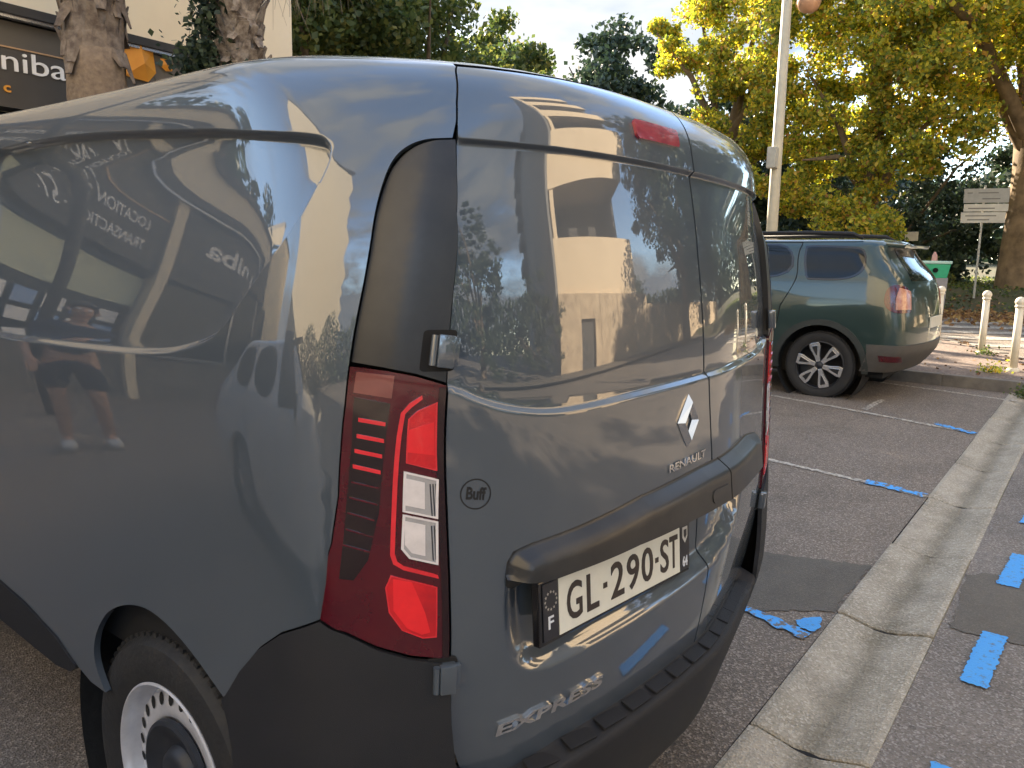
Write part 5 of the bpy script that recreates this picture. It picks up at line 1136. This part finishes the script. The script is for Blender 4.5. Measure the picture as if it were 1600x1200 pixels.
# ---------------------------------------------------------------- across the street (seen in the van's doors)
M['facade']=mat('facade_warm_render',(.76,.64,.47),.9,col2=(.70,.58,.42),scale=.9,bump=.15,bscale=30)
M['side_wall']=mat('facade_shaded_render',(.27,.27,.27),.9,var=.12,scale=.8)  # shaded side of the cream building, its shade put into the grey colour
M['wall_concrete']=mat('retaining_wall_concrete',(.60,.49,.35),.92,col2=(.40,.32,.23),scale=1.6,bump=.5,bscale=14)
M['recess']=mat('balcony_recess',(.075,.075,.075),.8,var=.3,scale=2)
ap=thing('apartment_building','tall cream apartment building with stacked dark balconies across the street','building',(0,0,0))
def ab(name,x0,x1,y0,y1,z0,z1,m,bev=0): return MB().box(((x0+x1)/2,(y0+y1)/2,(z0+z1)/2),(x1-x0,abs(y1-y0),z1-z0)).build(name,m,ap,bevel=bev)
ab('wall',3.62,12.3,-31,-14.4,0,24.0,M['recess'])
ab('side_wall',3.40,3.60,-31.2,-12.0,0,24.6,M['side_wall'])
zc=[(3.0,5.35),(8.05,10.3),(12.9,15.1),(17.7,19.9),(22.4,24.6)]
for i,(a_,b_) in enumerate(zc):
    ab('balcony_parapet',3.61,12.3,-12.2,-12.0,a_,b_,M['facade']); ab('floor_slab',3.61,12.2,-14.4,-12.21,a_,a_+.25,M['facade'])
    if i<4:
        ab('column',3.75,4.1,-12.4,-12.05,b_,zc[i+1][0],M['facade']); ab('column',11.2,11.5,-13.4,-13.0,b_,zc[i+1][0],M['side_wall'])
        for k in range(3): ab('shutter_window',5+k*2.4,6.3+k*2.4,-14.39,-14.33,a_+.35+2.1,a_+4.4,M['glass'])
for k in range(7):
    z=4.0+k*2.9; ab('side_balcony',2.55,3.39,-30.5,-26.2,z,z+1.05,M['side_wall']); ab('side_recess',3.37,3.40,-30.2,-26.5,z+1.06,z+2.6,M['recess'])
rw_=thing('retaining_wall','stained concrete retaining wall with a dark doorway below the apartment building','wall',(0,0,0))
def rwb(name,x0,x1,z0,z1,y0,y1,m): return MB().box(((x0+x1)/2,(y0+y1)/2,(z0+z1)/2),(x1-x0,abs(y1-y0),z1-z0)).build(name,m,rw_)
xx=3.5
while xx<34:
    x1=xx+2.0
    if not(4.4<xx<5.6): rwb('wall_panel',xx+.012,x1-.012,float(gz(xx))-.3,3.0+(0 if xx<12 else -.4),-12.0,-11.75,M['wall_concrete'])
    else: rwb('wall_panel',xx+.012,x1-.012,2.15,3.0,-12.0,-11.75,M['wall_concrete']); rwb('doorway',xx+.05,x1-.6,0,2.15,-12.0,-11.95,M['recess']); rwb('wall_panel',x1-.6,x1-.012,0,2.15,-12.0,-11.75,M['wall_concrete'])
    xx=x1
flat('far_pavement',[(-14,-11.7),(40,-11.7),(40,-9.9),(-14,-9.9)],M['kerb'],.12)
tree('tall dark conical tree left of the apartment building',-2.9,-13.5,[(0,0,3,2.0,1.2),(-.4,0,6,1.7,1.2),(-.7,.2,8.6,1.3,1.3),(.9,.2,4.4,1.4,1.1),(-2.6,0,5,2.2,1.2),(-3.4,0,8.6,2,1.2),(-3,0,11,1.6,1.2)],16000,.20,'leaf_dark',.22,1.5,z0=0)
tree('dense dark shrubs along the far pavement left of the retaining wall',1.4,-11.3,[(-2.6,0,1.1,1.4,.9),(-.5,0,1.4,1.4,1.),(1.2,-.2,1.7,1.3,1.1),(.4,-.8,2.8,1.2,1.)],9000,.12,'leaf_dark',.08,.8,z0=0,name='shrub',cat='shrub')
tree('large street tree shading the right half of the retaining wall',17.0,-9.8,[(-1.8,0,5.8,2.8,1.),(1.5,.4,6.5,3.2,1.),(-2.4,-.6,8.6,2.9,1.),(3.5,0,4.5,2.8,.9),(0,0,10.2,3.0,.9),(5,1,7.2,3.2,.9),(-3.4,-1.2,12,2.6,.9),(1,0,13,3,.9)],42000,.24,'leaf_dark',.3,3.2)
tree('street tree far along the street beyond the retaining wall',27,-8.6,[(0,0,4.8,3.6,.9),(-2.6,.4,7.5,3.4,.9),(2.6,0,7.5,3.6,.9),(0,0,11,3.4,.9)],24000,.30,'leaf_dark',.3,2.6)
tree('farthest tree of the street row, smallest seen in the van door',37,-7.5,[(0,0,5.2,4,.9),(-2.6,.4,8,3.6,.9),(2.6,0,8,3.8,.9),(0,0,11.5,3.4,.9),(0,-4,5,4,.9)],22000,.36,'leaf_dark',.3,2.6)
# block to the far left whose pale wall shows in the van's rear corner
bk=thing('neighbouring_block','tall plain pale rendered block standing left of the car park','building',(-17,0,0))
MB().box((0,-1.2,9.2),(8,14.4,18.4)).build('wall',M['cream'],bk); MB().box((0,-1.2,18.5),(8.4,14.8,.22)).build('roof',M['roof_cap'],bk)
hedge=thing('hedge','dark green hedge in front of the tall plain pale block','hedge',(-11.2,-1.5,0))
Pp=rng.uniform(-1,1,(16000,3))*np.array([.9,9.5,1.05])+np.array([0,0,1.0+0]); Pp[:,2]+=.35*np.sin(Pp[:,1]*1.3)
quads('foliage',leaf_quads(Pp,.16),M['leaf_dark'],hedge)

# far wooded slope closing the view to the east and south-east
n=26000; py=rng.uniform(-70,75,n); px=78+6*np.sin(py*.21)+rng.normal(0,2.5,n); hh=9+3.0*np.sin(py*.16+1)+2*np.sin(py*.43); pz=rng.uniform(0,1,n)**.8*hh+2.0
quads('distant_woodland',leaf_quads(np.stack([px,py,pz],-1),1.1),M['leaf_dark'],None,'stuff')
n=9000; px=rng.uniform(-30,78,n); py=-62+4*np.sin(px*.2)+rng.normal(0,2,n); pz=rng.uniform(0,1,n)*9
quads('distant_woodland',leaf_quads(np.stack([px,py,pz],-1),1.2),M['leaf_dark'],None,'stuff')
tree('big dense tree added behind the two middle trees as a sun block',14.0,19.5,[(-2,0,7,3.2,.9),(2,0,7,3.2,.9),(0,0,10.2,2.8,.9),(0,0,4.4,3,.8)],24000,.24,'leaf_dark',.3,3)  # extra tree, put in to keep sun patches off the car park
